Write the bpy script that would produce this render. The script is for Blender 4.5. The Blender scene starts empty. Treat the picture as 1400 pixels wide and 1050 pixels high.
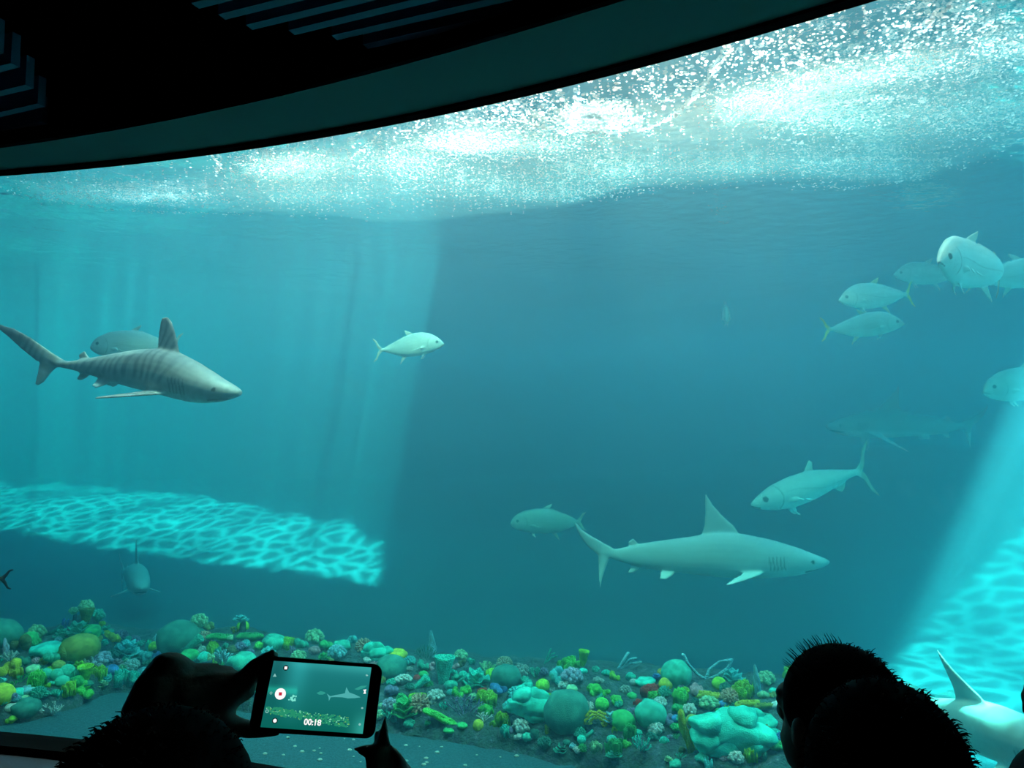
import bpy, bmesh, math, random
import numpy as np
from mathutils import Vector, Matrix, noise

S = bpy.context.scene
COL = S.collection
PI = math.pi
R = math.radians
random.seed(7)

# ---------------------------------------------------------------- camera, world, lights
F_PX = 1050.0
CAM = Vector((0.0, 0.0, 2.2))
PITCH = math.atan(75.0 / F_PX)
cd = bpy.data.cameras.new('camera')
cam = bpy.data.objects.new('camera', cd)
COL.objects.link(cam)
cam.location = CAM
cam.rotation_euler = (PI / 2 + PITCH, 0, 0)
cd.sensor_fit = 'HORIZONTAL'
cd.sensor_width = 36.0
cd.lens = 36.0 * F_PX / 1400.0
cd.clip_start = 0.05
cd.clip_end = 200
S.camera = cam

S.view_settings.view_transform = 'Standard'
S.view_settings.look = 'None'
S.view_settings.gamma = 1.0
S.view_settings.use_curve_mapping = False
S.view_settings.exposure = 0.08

world = bpy.data.worlds.new('world')
S.world = world
world.use_nodes = True
wb = world.node_tree.nodes['Background']
wb.inputs[0].default_value = (0.10, 0.16, 0.2, 1)
wb.inputs[1].default_value = 0.0

cy = S.cycles
cy.max_bounces = 5
cy.diffuse_bounces = 2
cy.glossy_bounces = 2
cy.transmission_bounces = 3
cy.volume_bounces = 1
cy.transparent_max_bounces = 12
cy.caustics_reflective = False
cy.caustics_refractive = False
cy.sample_clamp_indirect = 4.0
cy.sample_clamp_direct = 0.0
cy.use_denoising = True
try:
    cy.denoiser = 'OPENIMAGEDENOISE'
except Exception:
    pass

# the sun: falls through the openings cut in the added roof over the tank
SUN_DIR = Vector((-0.24, 0.42, -1.0)).normalized()
sl = bpy.data.lights.new('sun', 'SUN')
sl.energy = 128.0
sl.angle = R(1.2)
sl.color = (0.70, 1.0, 0.86)
sun = bpy.data.objects.new('sun', sl)
COL.objects.link(sun)
sun.rotation_euler = (-SUN_DIR).to_track_quat('Z', 'Y').to_euler()

# unseen area lights added over the tank to fill the water from above
def panel_light(name, loc, sx, sy, power, color, spread=180):
    l = bpy.data.lights.new(name, 'AREA')
    l.shape = 'RECTANGLE'
    l.size, l.size_y = sx, sy
    l.energy = power
    l.color = color
    l.spread = R(spread)
    o = bpy.data.objects.new(name, l)
    COL.objects.link(o)
    o.location = loc
    return o
panel_light('added_tank_fill', (0.0, 11.5, 7.2), 28, 18, 5150, (0.30, 0.78, 1.14))
panel_light('added_surface_fill', (0.0, 5.6, 7.1), 12, 4.0, 950, (1.0, 0.98, 0.92))
# ---------------------------------------------------------------- pixel to place helpers
FWD = Vector((0, math.cos(PITCH), math.sin(PITCH)))
UP = Vector((0, -math.sin(PITCH), math.cos(PITCH)))
def ray(px, py):
    return FWD + Vector((1, 0, 0)) * ((px - 700.0) / F_PX) + UP * ((525.0 - py) / F_PX)
def at(px, py, depth):
    return CAM + ray(px, py) * depth
def at_z(px, py, z):
    r = ray(px, py)
    return CAM + r * ((z - CAM.z) / r.z)
def pix(p):
    v = Vector(p) - CAM
    d = v.dot(FWD)
    return (700 + F_PX * v.x / d, 525 - F_PX * v.dot(UP) / d)

# unseen lights added to brighten the corals, each set to glint on the foam
for gx, gy, tx_, ty_, pw_ in ((400, 226, -2.6, 7.9, 500), (815, 160, .2, 6.8, 480), (1010, 120, 2.0, 6.0, 400)):
    g_ = at_z(gx, gy, 4.5)
    tgt = Vector((tx_, ty_, .3))
    src = g_ + (g_ - tgt).normalized() * 2.7
    fl = panel_light('added_reef_fill', src, .9, .6, pw_, (1.0, 0.60, 0.43), 95)
    fl.rotation_euler = (src - tgt).to_track_quat('Z', 'Y').to_euler()

# ---------------------------------------------------------------- materials
def nt(name):
    m = bpy.data.materials.new(name)
    m.use_nodes = True
    t = m.node_tree
    t.nodes.clear()
    out = t.nodes.new('ShaderNodeOutputMaterial')
    return m, t, out
def node(t, kind, **kw):
    n = t.nodes.new(kind)
    for k, v in kw.items():
        if k.startswith('i_'):
            n.inputs[k[2:].replace('_', ' ')].default_value = v
        else:
            setattr(n, k, v)
    return n
def mat_plain(name, color, rough=0.7, bump=0.0, scale=20.0, vary=0.0, spec=0.3, color2=None, emission=None, sub=0.0):
    m, t, out = nt(name)
    b = t.nodes.new('ShaderNodeBsdfPrincipled')
    b.inputs['Base Color'].default_value = (*color, 1)
    b.inputs['Roughness'].default_value = rough
    b.inputs['Specular IOR Level'].default_value = spec
    t.links.new(b.outputs[0], out.inputs[0])
    tc = t.nodes.new('ShaderNodeTexCoord')
    n = node(t, 'ShaderNodeTexNoise')
    n.inputs['Scale'].default_value = scale
    n.inputs['Detail'].default_value = 4
    t.links.new(tc.outputs['Object'], n.inputs['Vector'])
    if color2 or vary:
        c2 = color2 or tuple(min(1, c * (1 + vary)) for c in color)
        c1 = color if color2 else tuple(c * (1 - vary) for c in color)
        mx = node(t, 'ShaderNodeValToRGB')
        mx.color_ramp.elements[0].position = 0.38
        mx.color_ramp.elements[1].position = 0.62
        mx.color_ramp.elements[0].color = (*c1, 1)
        mx.color_ramp.elements[1].color = (*c2, 1)
        t.links.new(n.outputs['Fac'], mx.inputs[0])
        t.links.new(mx.outputs[0], b.inputs['Base Color'])
    if bump:
        bp = node(t, 'ShaderNodeBump')
        bp.inputs['Strength'].default_value = bump
        bp.inputs['Distance'].default_value = 0.02
        t.links.new(n.outputs['Fac'], bp.inputs['Height'])
        t.links.new(bp.outputs[0], b.inputs['Normal'])
    if emission:
        b.inputs['Emission Color'].default_value = (*emission[:3], 1)
        b.inputs['Emission Strength'].default_value = emission[3]
    return m

# ---------------------------------------------------------------- mesh helpers
def link_mesh(name, verts, faces, mat=None, parent=None, smooth=True):
    me = bpy.data.meshes.new(name)
    me.from_pydata([tuple(v) for v in verts], [], [tuple(f) for f in faces])
    me.update()
    if smooth:
        me.polygons.foreach_set('use_smooth', [True] * len(me.polygons))
    o = bpy.data.objects.new(name, me)
    COL.objects.link(o)
    if mat:
        me.materials.append(mat)
    if parent:
        o.parent = parent
    return o
def tag(o, label=None, cat=None, group=None, kind=None):
    if label: o['label'] = label
    if cat: o['category'] = cat
    if group: o['group'] = group
    if kind: o['kind'] = kind
    return o
def empty(name, loc, rz=0.0):
    o = bpy.data.objects.new(name, None)
    COL.objects.link(o)
    o.location = loc
    o.rotation_euler = (0, 0, rz)
    return o

class MB:
    """collects shapes into one mesh"""
    def __init__(s):
        s.v = []
        s.f = []
    def add(s, verts, faces):
        n = len(s.v)
        s.v += [Vector(v) for v in verts]
        s.f += [tuple(i + n for i in f) for f in faces]
        return s
    def box(s, lo, hi):
        x0, y0, z0 = lo
        x1, y1, z1 = hi
        return s.add([(x0, y0, z0), (x1, y0, z0), (x1, y1, z0), (x0, y1, z0), (x0, y0, z1), (x1, y0, z1), (x1, y1, z1), (x0, y1, z1)],
                     [(0, 3, 2, 1), (4, 5, 6, 7), (0, 1, 5, 4), (1, 2, 6, 5), (2, 3, 7, 6), (3, 0, 4, 7)])
    def loft(s, rings, cap=True):
        n = len(rings[0])
        base = len(s.v)
        for r in rings:
            s.v += [Vector(v) for v in r]
        for i in range(len(rings) - 1):
            for j in range(n):
                a = base + i * n + j
                b = base + i * n + (j + 1) % n
                s.f.append((a, b, b + n, a + n))
        if cap:
            s.f.append(tuple(base + j for j in range(n))[::-1])
            e = base + (len(rings) - 1) * n
            s.f.append(tuple(e + j for j in range(n)))
        return s
    def tube(s, pts, radii, n=8, cap=True, rounded=True):
        pts = [Vector(p) for p in pts]
        if not hasattr(radii, '__len__'):
            radii = [radii] * len(pts)
        radii = list(radii)
        if rounded:
            d0 = (pts[0] - pts[1]).normalized()
            d1 = (pts[-1] - pts[-2]).normalized()
            r0, r1 = radii[0], radii[-1]
            pts = [pts[0] + d0 * r0 * .95, pts[0] + d0 * r0 * .7] + pts + [pts[-1] + d1 * r1 * .7, pts[-1] + d1 * r1 * .95]
            radii = [r0 * .3, r0 * .75] + radii + [r1 * .75, r1 * .3]
        rings = []
        ref = None
        for i, p in enumerate(pts):
            t = (pts[min(i + 1, len(pts) - 1)] - pts[max(i - 1, 0)]).normalized()
            if ref is None:
                ref = t.orthogonal().normalized()
            u = (ref - t * ref.dot(t))
            u = u.normalized() if u.length > 1e-6 else t.orthogonal().normalized()
            ref = u
            w = t.cross(u)
            rings.append([p + (u * math.cos(2 * PI * k / n) + w * math.sin(2 * PI * k / n)) * radii[i] for k in range(n)])
        return s.loft(rings, cap)
    def ball(s, c, r, n=12, m=8, rot=None):
        c = Vector(c)
        if not hasattr(r, '__len__'):
            r = (r, r, r)
        rings = []
        for i in range(1, m):
            a = PI * i / m
            rings.append([Vector((math.cos(2 * PI * j / n) * math.sin(a) * r[0], math.sin(2 * PI * j / n) * math.sin(a) * r[1], -math.cos(a) * r[2])) for j in range(n)])
        base = len(s.v)
        pts = [p for rg in rings for p in rg] + [Vector((0, 0, -r[2])), Vector((0, 0, r[2]))]
        if rot is not None:
            pts = [rot @ p for p in pts]
        s.v += [p + c for p in pts]
        for i in range(m - 2):
            for j in range(n):
                a = base + i * n + j
                b = base + i * n + (j + 1) % n
                s.f.append((a, b, b + n, a + n))
        lo = base + (m - 1) * n
        for j in range(n):
            s.f.append((base + (j + 1) % n, base + j, lo))
            e = base + (m - 2) * n
            s.f.append((e + j, e + (j + 1) % n, lo + 1))
        return s
    def obj(s, name, mat=None, parent=None, smooth=True):
        return link_mesh(name, s.v, s.f, mat, parent, smooth)

def remeshed(mb, voxel, smooth_it=4):
    """fuse the shapes of an MB into one continuous skin; returns coords and faces"""
    me = bpy.data.meshes.new('tmp')
    me.from_pydata([tuple(v) for v in mb.v], [], mb.f)
    o = bpy.data.objects.new('tmp', me)
    COL.objects.link(o)
    m = o.modifiers.new('r', 'REMESH')
    m.mode = 'VOXEL'
    m.voxel_size = voxel
    sm = o.modifiers.new('s', 'SMOOTH')
    sm.factor = 0.5
    sm.iterations = smooth_it
    dg = bpy.context.evaluated_depsgraph_get()
    dg.update()
    ev = o.evaluated_get(dg)
    em = ev.to_mesh()
    co = np.empty(len(em.vertices) * 3, dtype=np.float32)
    em.vertices.foreach_get('co', co)
    co = co.reshape(-1, 3).astype(float)
    fs = [tuple(p.vertices) for p in em.polygons]
    ev.to_mesh_clear()
    bpy.data.objects.remove(o)
    bpy.data.meshes.remove(me)
    return co, fs

def smoothstep(a, b, x):
    t = np.clip((x - a) / (b - a), 0, 1)
    return t * t * (3 - 2 * t)

# ================================================================ THE SETTING
# plan line of the curved window, read along its top edge
TOPZ, SILLZ = 3.9, 0.36
WATERZ = 4.5
win_px = [(-200, 251), (0, 239), (140, 228), (281, 212), (504, 176), (691, 136), (840, 100), (960, 67), (1080, 34), (1190, 1)]
wp = [at_z(x, y, TOPZ) for x, y in win_px]
wx = np.array([p.x for p in wp]); wy = np.array([p.y for p in wp])
cf = np.polyfit(wx, wy, 3)          # smooth arc
print('ARC', np.round(np.polyval(cf, wx) - wy, 3), cf)
def win_y(x):
    if x < -4.2:        # beyond the picture the window runs on straight
        return float(np.polyval(cf, -4.2) + np.polyval(np.polyder(cf), -4.2) * (x + 4.2))
    if x > 1.9:
        return float(np.polyval(cf, 1.9) + np.polyval(np.polyder(cf), 1.9) * (x - 1.9))
    return float(np.polyval(cf, x))
WX0, WX1 = -7.5, 3.6
arc = [(WX0 + (WX1 - WX0) * i / 60.0, ) for i in range(61)]
arc = [Vector((x[0], win_y(x[0]))) for x in arc]
def arc_off(off):
    out = []
    for i, p in enumerate(arc):
        t = (arc[min(i + 1, 60)] - arc[max(i - 1, 0)]).normalized()
        out.append(p + Vector((-t.y, t.x)) * off)     # positive: into the tank
    return out
def arc_wall(name, o0, o1, z0, z1, mat, kind='structure'):
    a, b = arc_off(o0), arc_off(o1)
    rings = []
    for p, q in zip(a, b):
        rings.append([(p.x, p.y, z0), (q.x, q.y, z0), (q.x, q.y, z1), (p.x, p.y, z1)])
    o = MB().loft(rings).obj(name, mat, smooth=False)
    tag(o, kind=kind)
    return o

m_soffit = mat_plain('painted_soffit', (0.13, 0.17, 0.16), 0.75, 0.05, 30)
m_black = mat_plain('black_paint', (0.006, 0.006, 0.008), 0.8, 0.05, 30)
m_seal = mat_plain('black_sealant', (0.006, 0.006, 0.007), 1.0, spec=0.0)
m_ledge = mat_plain('dark_blue_plaster', (0.03, 0.042, 0.065), 0.8, 0.1, 40)
m_floor = mat_plain('dark_carpet', (0.02, 0.02, 0.025), 0.95, 0.2, 90)

arc_wall('trim_1', -0.05, 0.015, TOPZ - 0.0, TOPZ + 0.07, m_seal)                 # black lip over the pane
ip = [at_z(x, y, TOPZ + .015) for x, y in [(-90, 212), (73, 186), (252, 157), (375, 136), (597, 78), (756, 32), (870, 0)]]
icf = np.polyfit([p.x for p in ip], [p.y for p in ip], 2)
def inner_off(p):       # depth of the soffit at a spot of the window line
    x = min(max(p.x, -3.6), 1.6)
    return float(np.clip(np.polyval(icf, x) - win_y(x), -.75, -.30)) * .9
print('SOFFIT', [round(inner_off(p), 2) for p in arc[::10]])
def soffit_band(name, near, far, z0, z1, mat):
    rings = []
    for i, p in enumerate(arc):
        t_ = (arc[min(i + 1, 60)] - arc[max(i - 1, 0)]).normalized(); n_ = Vector((-t_.y, t_.x))
        a_, b_ = p + n_ * (inner_off(p) + near), p + n_ * (far if far is not None else inner_off(p) + near + .14)
        rings.append([(a_.x, a_.y, z0), (b_.x, b_.y, z0), (b_.x, b_.y, z1), (a_.x, a_.y, z1)])
    tag(MB().loft(rings).obj(name, mat, smooth=False), kind='structure')
soffit_band('ceiling', 0.0, -0.045, TOPZ + 0.015, TOPZ + 0.035, m_soffit)
soffit_band('wall_bulkhead', 0.005, None, TOPZ + 0.04, TOPZ + 0.84, m_black)
             # pale soffit over the window
arc_wall('wall_front', -0.70, 0.125, SILLZ - 1.0, SILLZ - 0.05, m_ledge)
arc_wall('trim_2', -0.05, 0.14, SILLZ - 0.055, SILLZ, m_seal)
arc_wall('wall_above_window', 0.0, 0.12, TOPZ + 0.46, 7.7, m_black)
# room side shell
u = MB()
_p = [(-9, -4.0), (5.5, -4.0), (5.5, win_y(3.6))] + [(q.x, q.y) for q in arc[::-1]] + [(-9, win_y(-7.5))]
u.v = [Vector((x, y, 4.75)) for x, y in _p] + [Vector((x, y, 4.9)) for x, y in _p]
u.f = [tuple(range(len(_p)))[::-1], tuple(range(len(_p), 2 * len(_p)))] + [(i, (i + 1) % len(_p), len(_p) + (i + 1) % len(_p), len(_p) + i) for i in range(len(_p))]
tag(u.obj('ceiling_upper', m_black, smooth=False), kind='structure')
u = MB(); u.box((-9, -4.0, -0.70), (5.5, 6.4, -0.60)); tag(u.obj('floor', m_floor, smooth=False), kind='structure')
u = MB(); u.box((-9, -4.0, -0.6), (-8.85, 6.4, 4.8)); tag(u.obj('wall_left', m_black, smooth=False), kind='structure')
u = MB(); u.box((5.35, -4.0, -0.6), (5.5, 3.0, 4.8)); tag(u.obj('wall_right', m_black, smooth=False), kind='structure')
u = MB(); u.box((-9, -4.15, -0.6), (5.5, -4.0, 4.8)); tag(u.obj('wall_back', m_black, smooth=False), kind='structure')
u = MB(); u.box((-9, -4.0, -0.6), (5.4, 1.55, 0.55)); tag(u.obj('floor_tier', m_floor, smooth=False), kind='structure')

# the acrylic pane
m, t, out = nt('acrylic')
tr = node(t, 'ShaderNodeBsdfTransparent'); tr.inputs[0].default_value = (0.97, 1.0, 1.0, 1)
gl = node(t, 'ShaderNodeBsdfGlossy'); gl.inputs['Roughness'].default_value = 0.02
mx = node(t, 'ShaderNodeMixShader'); mx.inputs[0].default_value = 0.03
t.links.new(tr.outputs[0], mx.inputs[1]); t.links.new(gl.outputs[0], mx.inputs[2]); t.links.new(mx.outputs[0], out.inputs[0])
arc_wall('window_1', 0.02, 0.12, SILLZ - 0.02, TOPZ + 0.44, m)

# ceiling baffles (parallel boards hung under the room ceiling)
m_baffle = mat_plain('baffle_grey_blue', (0.13, 0.18, 0.27), 0.6)
BZ = 4.02
def baffle(x0, y0, x1, y1, h, label, group):
    a = at_z(x0, y0, BZ); b = at_z(x1, y1, BZ)
    d = (b - a).normalized()
    n = Vector((d.y, -d.x, 0))
    if n.y > 0: n = -n
    w = 0.045
    mb = MB()
    r = lambda p: [p, p + n * w, p + n * w + Vector((0, 0, h)), p + Vector((0, 0, h))]
    mb.loft([r(a), r(b)])
    o = mb.obj('ceiling_baffle', m_baffle, smooth=False)
    tag(o, label, 'ceiling baffle', group)
g = 'ceiling baffles over the middle of the window'
ordn = ['top left', 'second', 'third', 'fourth', 'fifth', 'sixth', 'seventh']
tops = [(272, 12, 520, -50), (308, 27, 620, -50), (345, 41, 730, -52), (403, 48, 800, -48), (461, 55, 800, -22), (503, 67, 800, 2), (600, 66, 752, 31)]
words = ['shortest one at the far left', 'second from the left end', 'third from the left end', 'middle one of the row', 'third from the right end', 'second from the right end', 'rightmost, ending nearest the soffit']
for (q, wd) in zip(tops, words):
    baffle(*q, 0.30, 'dark blue ceiling board in the upper row, ' + wd, g)
g = 'stepped ceiling baffles in the left corner'
lefts = [(-200, 112, 5, 73), (-200, 150, 27, 92), (-200, 178, 46, 121), (-200, 206, 62, 146), (-200, 234, 65, 170), (-200, 250, 70, 190)]
words = ['topmost and shortest', 'second from the top', 'third from the top', 'third from the bottom', 'second from the bottom', 'lowest, beside the pale soffit']
for q, wd in zip(lefts, words):
    baffle(*q, 0.16, 'dark ceiling board in the left corner stack, ' + wd, g)

# ---------------------------------------------------------------- tank: floor, walls, roof
m_sand = mat_plain('tank_sand', (0.034, 0.112, 0.150), 0.9, 0.3, 60, vary=0.25)
m_tankwall = mat_plain('tank_wall_paint', (0.05, 0.28, 0.40), 0.8, 0.2, 3)
def ground_z(x, y):
    # level sand near the window, a bank rising far behind the reef
    z = 0.0
    z += 1.15 * float(smoothstep(8.6, 13.5, y + 0.25 * x if x < 0 else y + 0.1 * x))
    # the bank on the right, close to the pane
    z += 0.9 * float(smoothstep(4.6, 9.5, x + 0.15 * (y - 7)))
    z += 0.03 * noise.noise(Vector((x * 0.9, y * 0.9, 0.3))) + 0.012 * noise.noise(Vector((x * 4, y * 4, 1.3)))
    return z
NX, NY = 150, 120
vs, fs = [], []
for j in range(NY + 1):
    for i in range(NX + 1):
        x = -15 + 30 * i / NX
        yy = 22 * (j / NY) ** 1.15
        y = (win_y(x) + 0.14 if x < 3.6 else win_y(3.6) + 0.14) + yy
        vs.append((x, y, ground_z(x, y)))
for j in range(NY):
    for i in range(NX):
        a = j * (NX + 1) + i
        fs.append((a, a + 1, a + NX + 2, a + NX + 1))
tag(link_mesh('floor_tank', vs, fs, m_sand), kind='structure')

YB = 20.5
u = MB(); u.box((-14.5, YB, -0.3), (14.5, YB + 0.3, 7.7)); tag(u.obj('wall_tank_back', m_tankwall, smooth=False), kind='structure')
u = MB(); u.box((-14.8, win_y(-7.5), -0.3), (-14.4, YB, 7.7)); tag(u.obj('wall_tank_left', m_tankwall, smooth=False), kind='structure')
u = MB(); u.box((14.4, 0.5, -0.3), (14.8, YB, 7.7)); tag(u.obj('wall_tank_right', m_tankwall, smooth=False), kind='structure')
u = MB()
u.add([(WX0, win_y(WX0), -0.6), (-14.6, win_y(WX0), -0.6), (-14.6, win_y(WX0), 7.7), (WX0, win_y(WX0), 7.7)], [(0, 1, 2, 3)])
u.add([(WX1, win_y(WX1), -0.6), (14.6, win_y(WX1), -0.6), (14.6, win_y(WX1), 7.7), (WX1, win_y(WX1), 7.7)], [(0, 1, 2, 3)])
tag(u.obj('wall_tank_front', m_black, smooth=False), kind='structure')

# unseen roof shaped to mask the sun; openings are the lit ground areas carried back along the sunbeams
ROOFZ = 7.7
def up_sun(p):
    k = (ROOFZ - p.z) / (-SUN_DIR.z)
    return Vector((p.x, p.y, p.z)) - SUN_DIR * k
def ground_at(px, py):
    r = ray(px, py)
    k = 3.0
    while k < 40:
        p = CAM + r * k
        if p.z < ground_z(p.x, p.y):
            return p
        k += 0.02
    return CAM + r * 40
upper = [(-60, 668), (0, 664), (90, 664), (200, 676), (300, 684), (380, 700), (470, 718), (520, 745)]
lower = [(-60, 722), (0, 722), (90, 738), (200, 757), (300, 768), (380, 778), (470, 792), (512, 800)]
ux_ = [q[0] for q in upper]; uy_ = [q[1] for q in upper]; lx_ = [q[0] for q in lower]; ly_ = [q[1] for q in lower]
rr_ = random.Random(4)
strips = []
for (a0, a1) in ((-70, 43), (47, 205), (206, 428), (430, 522)):
    n_ = max(2, int((a1 - a0) / 12))
    xs_ = [a0 + (a1 - a0) * i / n_ for i in range(n_ + 1)]
    up_ = [up_sun(ground_at(x + rr_.uniform(-2, 2), np.interp(x, ux_, uy_) + rr_.uniform(-7, 5))) for x in xs_]
    lo_ = [up_sun(ground_at(x + rr_.uniform(-2, 2) - 4, np.interp(x, lx_, ly_) + rr_.uniform(-5, 4))) for x in xs_]
    strips.append(up_ + lo_[::-1])
op1 = strips[0]
op2px = [(1150, 1040), (1222, 905), (1290, 832), (1366, 752), (1440, 690), (1640, 700), (1700, 900), (1700, 1100), (1400, 1180)]
op2 = [up_sun(ground_at(*q)) for q in op2px]
print('OPEN1', [tuple(round(c, 2) for c in p) for p in op1])
print('OPEN2', [tuple(round(c, 2) for c in p) for p in op2])
bm = bmesh.new()
outer = [(-15, 1.5), (15, 1.5), (15, 21.5), (-15, 21.5)]
def loop_edges(pts):
    vv = [bm.verts.new((p[0], p[1], ROOFZ)) for p in pts]
    return [bm.edges.new((vv[i], vv[(i + 1) % len(vv)])) for i in range(len(vv))]
ed = loop_edges(outer) + loop_edges([(p.x, p.y) for p in op2])
for st_ in strips: ed += loop_edges([(p.x, p.y) for p in st_])
bmesh.ops.triangle_fill(bm, use_beauty=True, use_dissolve=False, edges=ed)
me = bpy.data.meshes.new('roof')
bm.to_mesh(me); bm.free()
ro = bpy.data.objects.new('sun_mask_roof', me); COL.objects.link(ro)
me.materials.append(m_black)
tag(ro, kind='structure')

# ---------------------------------------------------------------- the water
m, t, out = nt('sea_water')
sc = node(t, 'ShaderNodeVolumeScatter'); sc.inputs['Color'].default_value = (0.33, 0.73, 1.0, 1)
sc.inputs['Density'].default_value = 0.118; sc.inputs['Anisotropy'].default_value = 0.45
ab = node(t, 'ShaderNodeVolumeAbsorption'); ab.inputs['Color'].default_value = (0.0, 0.83, 0.86, 1)
ab.inputs['Density'].default_value = 0.38
ad = node(t, 'ShaderNodeAddShader')
t.links.new(sc.outputs[0], ad.inputs[0]); t.links.new(ab.outputs[0], ad.inputs[1]); t.links.new(ad.outputs[0], out.inputs['Volume'])
m.volume_intersection_method = 'FAST' if hasattr(m, 'volume_intersection_method') else None
m_water = m
a = arc_off(0.121)
plan = [(-14.35, a[0].y)] + [(p.x, p.y) for p in a] + [(14.35, a[-1].y), (14.35, YB - 0.02), (-14.35, YB - 0.02)]
mb = MB()
n = len(plan)
mb.v = [Vector((p[0], p[1], -0.25)) for p in plan] + [Vector((p[0], p[1], WATERZ + 0.06)) for p in plan]
mb.f = [tuple(range(n))[::-1], tuple(range(n, 2 * n))] + [(i, (i + 1) % n, n + (i + 1) % n, n + i) for i in range(n)]
wv = mb.obj('tank_water', m_water, smooth=False)
tag(wv, 'clear blue green sea water filling the whole tank', 'water', kind='stuff')

# water surface: mirrors the deep water seen from below (total reflection), lets steep light through in painted caustic cells,
# and carries foam where the inflow churns it
bound = [(-400, 235), (0, 250), (60, 275), (250, 285), (420, 297), (520, 308), (600, 300), (700, 287), (800, 272), (900, 256), (1050, 252), (1180, 252), (1260, 240), (1330, 220), (1400, 198), (1700, 120)]
bw = [at_z(x, y, WATERZ) for x, y in bound]
baz = np.array([(p.x) / p.y for p in bw]); bdy = np.array([p.y for p in bw])
# foam patches: pixel centre, half sizes, strength
foam_px = [(120, 262, 150, 16, .55), (215, 268, 70, 8, .8), (395, 228, 80, 22, .95), (420, 270, 120, 20, .55), (560, 225, 70, 18, .7), (640, 195, 60, 16, .9), (690, 200, 120, 14, .9), (640, 250, 130, 28, .6),
           (815, 158, 42, 17, 1.1), (830, 235, 90, 22, .75), (760, 262, 110, 12, .5), (1000, 230, 110, 20, .5), (1040, 140, 70, 26, .9), (1150, 110, 120, 25, 1.0), (1280, 90, 110, 22, 1.0), (1390, 65, 90, 22, 1.1),
           (1120, 160, 80, 26, .75), (1250, 170, 150, 40, .6), (1160, 228, 120, 20, .75), (1350, 150, 120, 40, .55), (1330, 30, 60, 22, .35)]
fp = []
for (x, y, a_, b_, s_) in foam_px:
    fp.append((x, y, a_, b_, s_))
NX, NY = 260, 150
vs, fs, foam = [], [], []
for j in range(NY + 1):
    for i in range(NX + 1):
        x = -14.3 + 28.6 * i / NX
        y0 = (win_y(min(x, 3.6)) + 0.13)
        y = y0 + 15.0 * (j / NY) ** 1.6
        y = min(y, YB - 0.05)
        z = WATERZ + 0.02 * math.sin(1.7 * x + 0.6 * y) + 0.018 * math.sin(2.3 * y - 1.1 * x) + 0.02 * noise.noise(Vector((x, y, 5.0)))
        vs.append((x, y, z))
        if y > 0.3:
            px, py = pix((x, y, WATERZ))
            w = sum(s_ * math.exp(-((px - cx) / (a_ * .8)) ** 2 - ((py - cyy) / (b_ * .8)) ** 2) for (cx, cyy, a_, b_, s_) in fp)
            yb = np.interp(x / y, baz, bdy) + 0.10 * noise.noise(Vector((x * 1.5, y, 2.0)))
            e = 1 - float(smoothstep(-0.10, 0.04, y - yb))
            foam.append(min(1.0, (max(0, w - .12) * 0.042 + 0.003 + .020 * float(smoothstep(-15, 30, py - (178 - (px - 600) * .16))))) * e)
        else:
            foam.append(0.0)
for j in range(NY):
    for i in range(NX):
        a = j * (NX + 1) + i
        fs.append((a, a + 1, a + NX + 2, a + NX + 1))
m, t, out = nt('water_surface')
geo = node(t, 'ShaderNodeTexCoord')
fr = node(t, 'ShaderNodeFresnel'); fr.inputs['IOR'].default_value = 1.333
nb = node(t, 'ShaderNodeTexNoise'); nb.inputs['Scale'].default_value = 5.0; nb.inputs['Detail'].default_value = 3
t.links.new(geo.outputs['Object'], nb.inputs['Vector'])
bp = node(t, 'ShaderNodeBump'); bp.inputs['Strength'].default_value = 0.5; bp.inputs['Distance'].default_value = 0.05
t.links.new(nb.outputs['Fac'], bp.inputs['Height'])
# caustic cells: net of focused light painted into the transmission colour
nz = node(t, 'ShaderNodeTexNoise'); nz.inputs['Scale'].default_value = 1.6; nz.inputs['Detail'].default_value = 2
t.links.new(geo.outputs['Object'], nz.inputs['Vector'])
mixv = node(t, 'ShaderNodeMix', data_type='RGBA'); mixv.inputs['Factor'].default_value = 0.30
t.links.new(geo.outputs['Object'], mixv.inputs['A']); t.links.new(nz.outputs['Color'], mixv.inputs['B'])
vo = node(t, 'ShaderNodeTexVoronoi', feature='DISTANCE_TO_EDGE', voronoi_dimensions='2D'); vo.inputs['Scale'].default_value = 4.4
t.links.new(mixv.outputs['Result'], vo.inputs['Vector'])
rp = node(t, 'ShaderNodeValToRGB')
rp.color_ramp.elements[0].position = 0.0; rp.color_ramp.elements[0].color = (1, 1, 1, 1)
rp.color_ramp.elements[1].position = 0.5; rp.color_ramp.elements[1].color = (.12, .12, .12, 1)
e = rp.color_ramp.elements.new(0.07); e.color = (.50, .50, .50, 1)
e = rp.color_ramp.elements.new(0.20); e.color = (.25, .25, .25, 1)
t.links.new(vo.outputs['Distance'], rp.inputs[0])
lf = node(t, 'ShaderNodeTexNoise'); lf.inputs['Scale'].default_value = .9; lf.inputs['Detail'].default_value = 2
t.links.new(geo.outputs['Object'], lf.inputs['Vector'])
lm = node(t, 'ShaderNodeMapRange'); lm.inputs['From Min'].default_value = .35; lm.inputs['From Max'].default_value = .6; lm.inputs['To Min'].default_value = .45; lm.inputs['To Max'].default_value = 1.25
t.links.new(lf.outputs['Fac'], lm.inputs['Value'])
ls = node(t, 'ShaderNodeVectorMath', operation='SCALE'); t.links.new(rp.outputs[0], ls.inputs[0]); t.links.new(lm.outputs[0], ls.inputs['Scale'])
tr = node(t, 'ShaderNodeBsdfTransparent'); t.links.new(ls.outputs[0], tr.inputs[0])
gl = node(t, 'ShaderNodeBsdfGlossy'); gl.inputs['Roughness'].default_value = 0.08; gl.inputs['Color'].default_value = (.95, 1, 1, 1)
t.links.new(bp.outputs[0], gl.inputs['Normal'])
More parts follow.
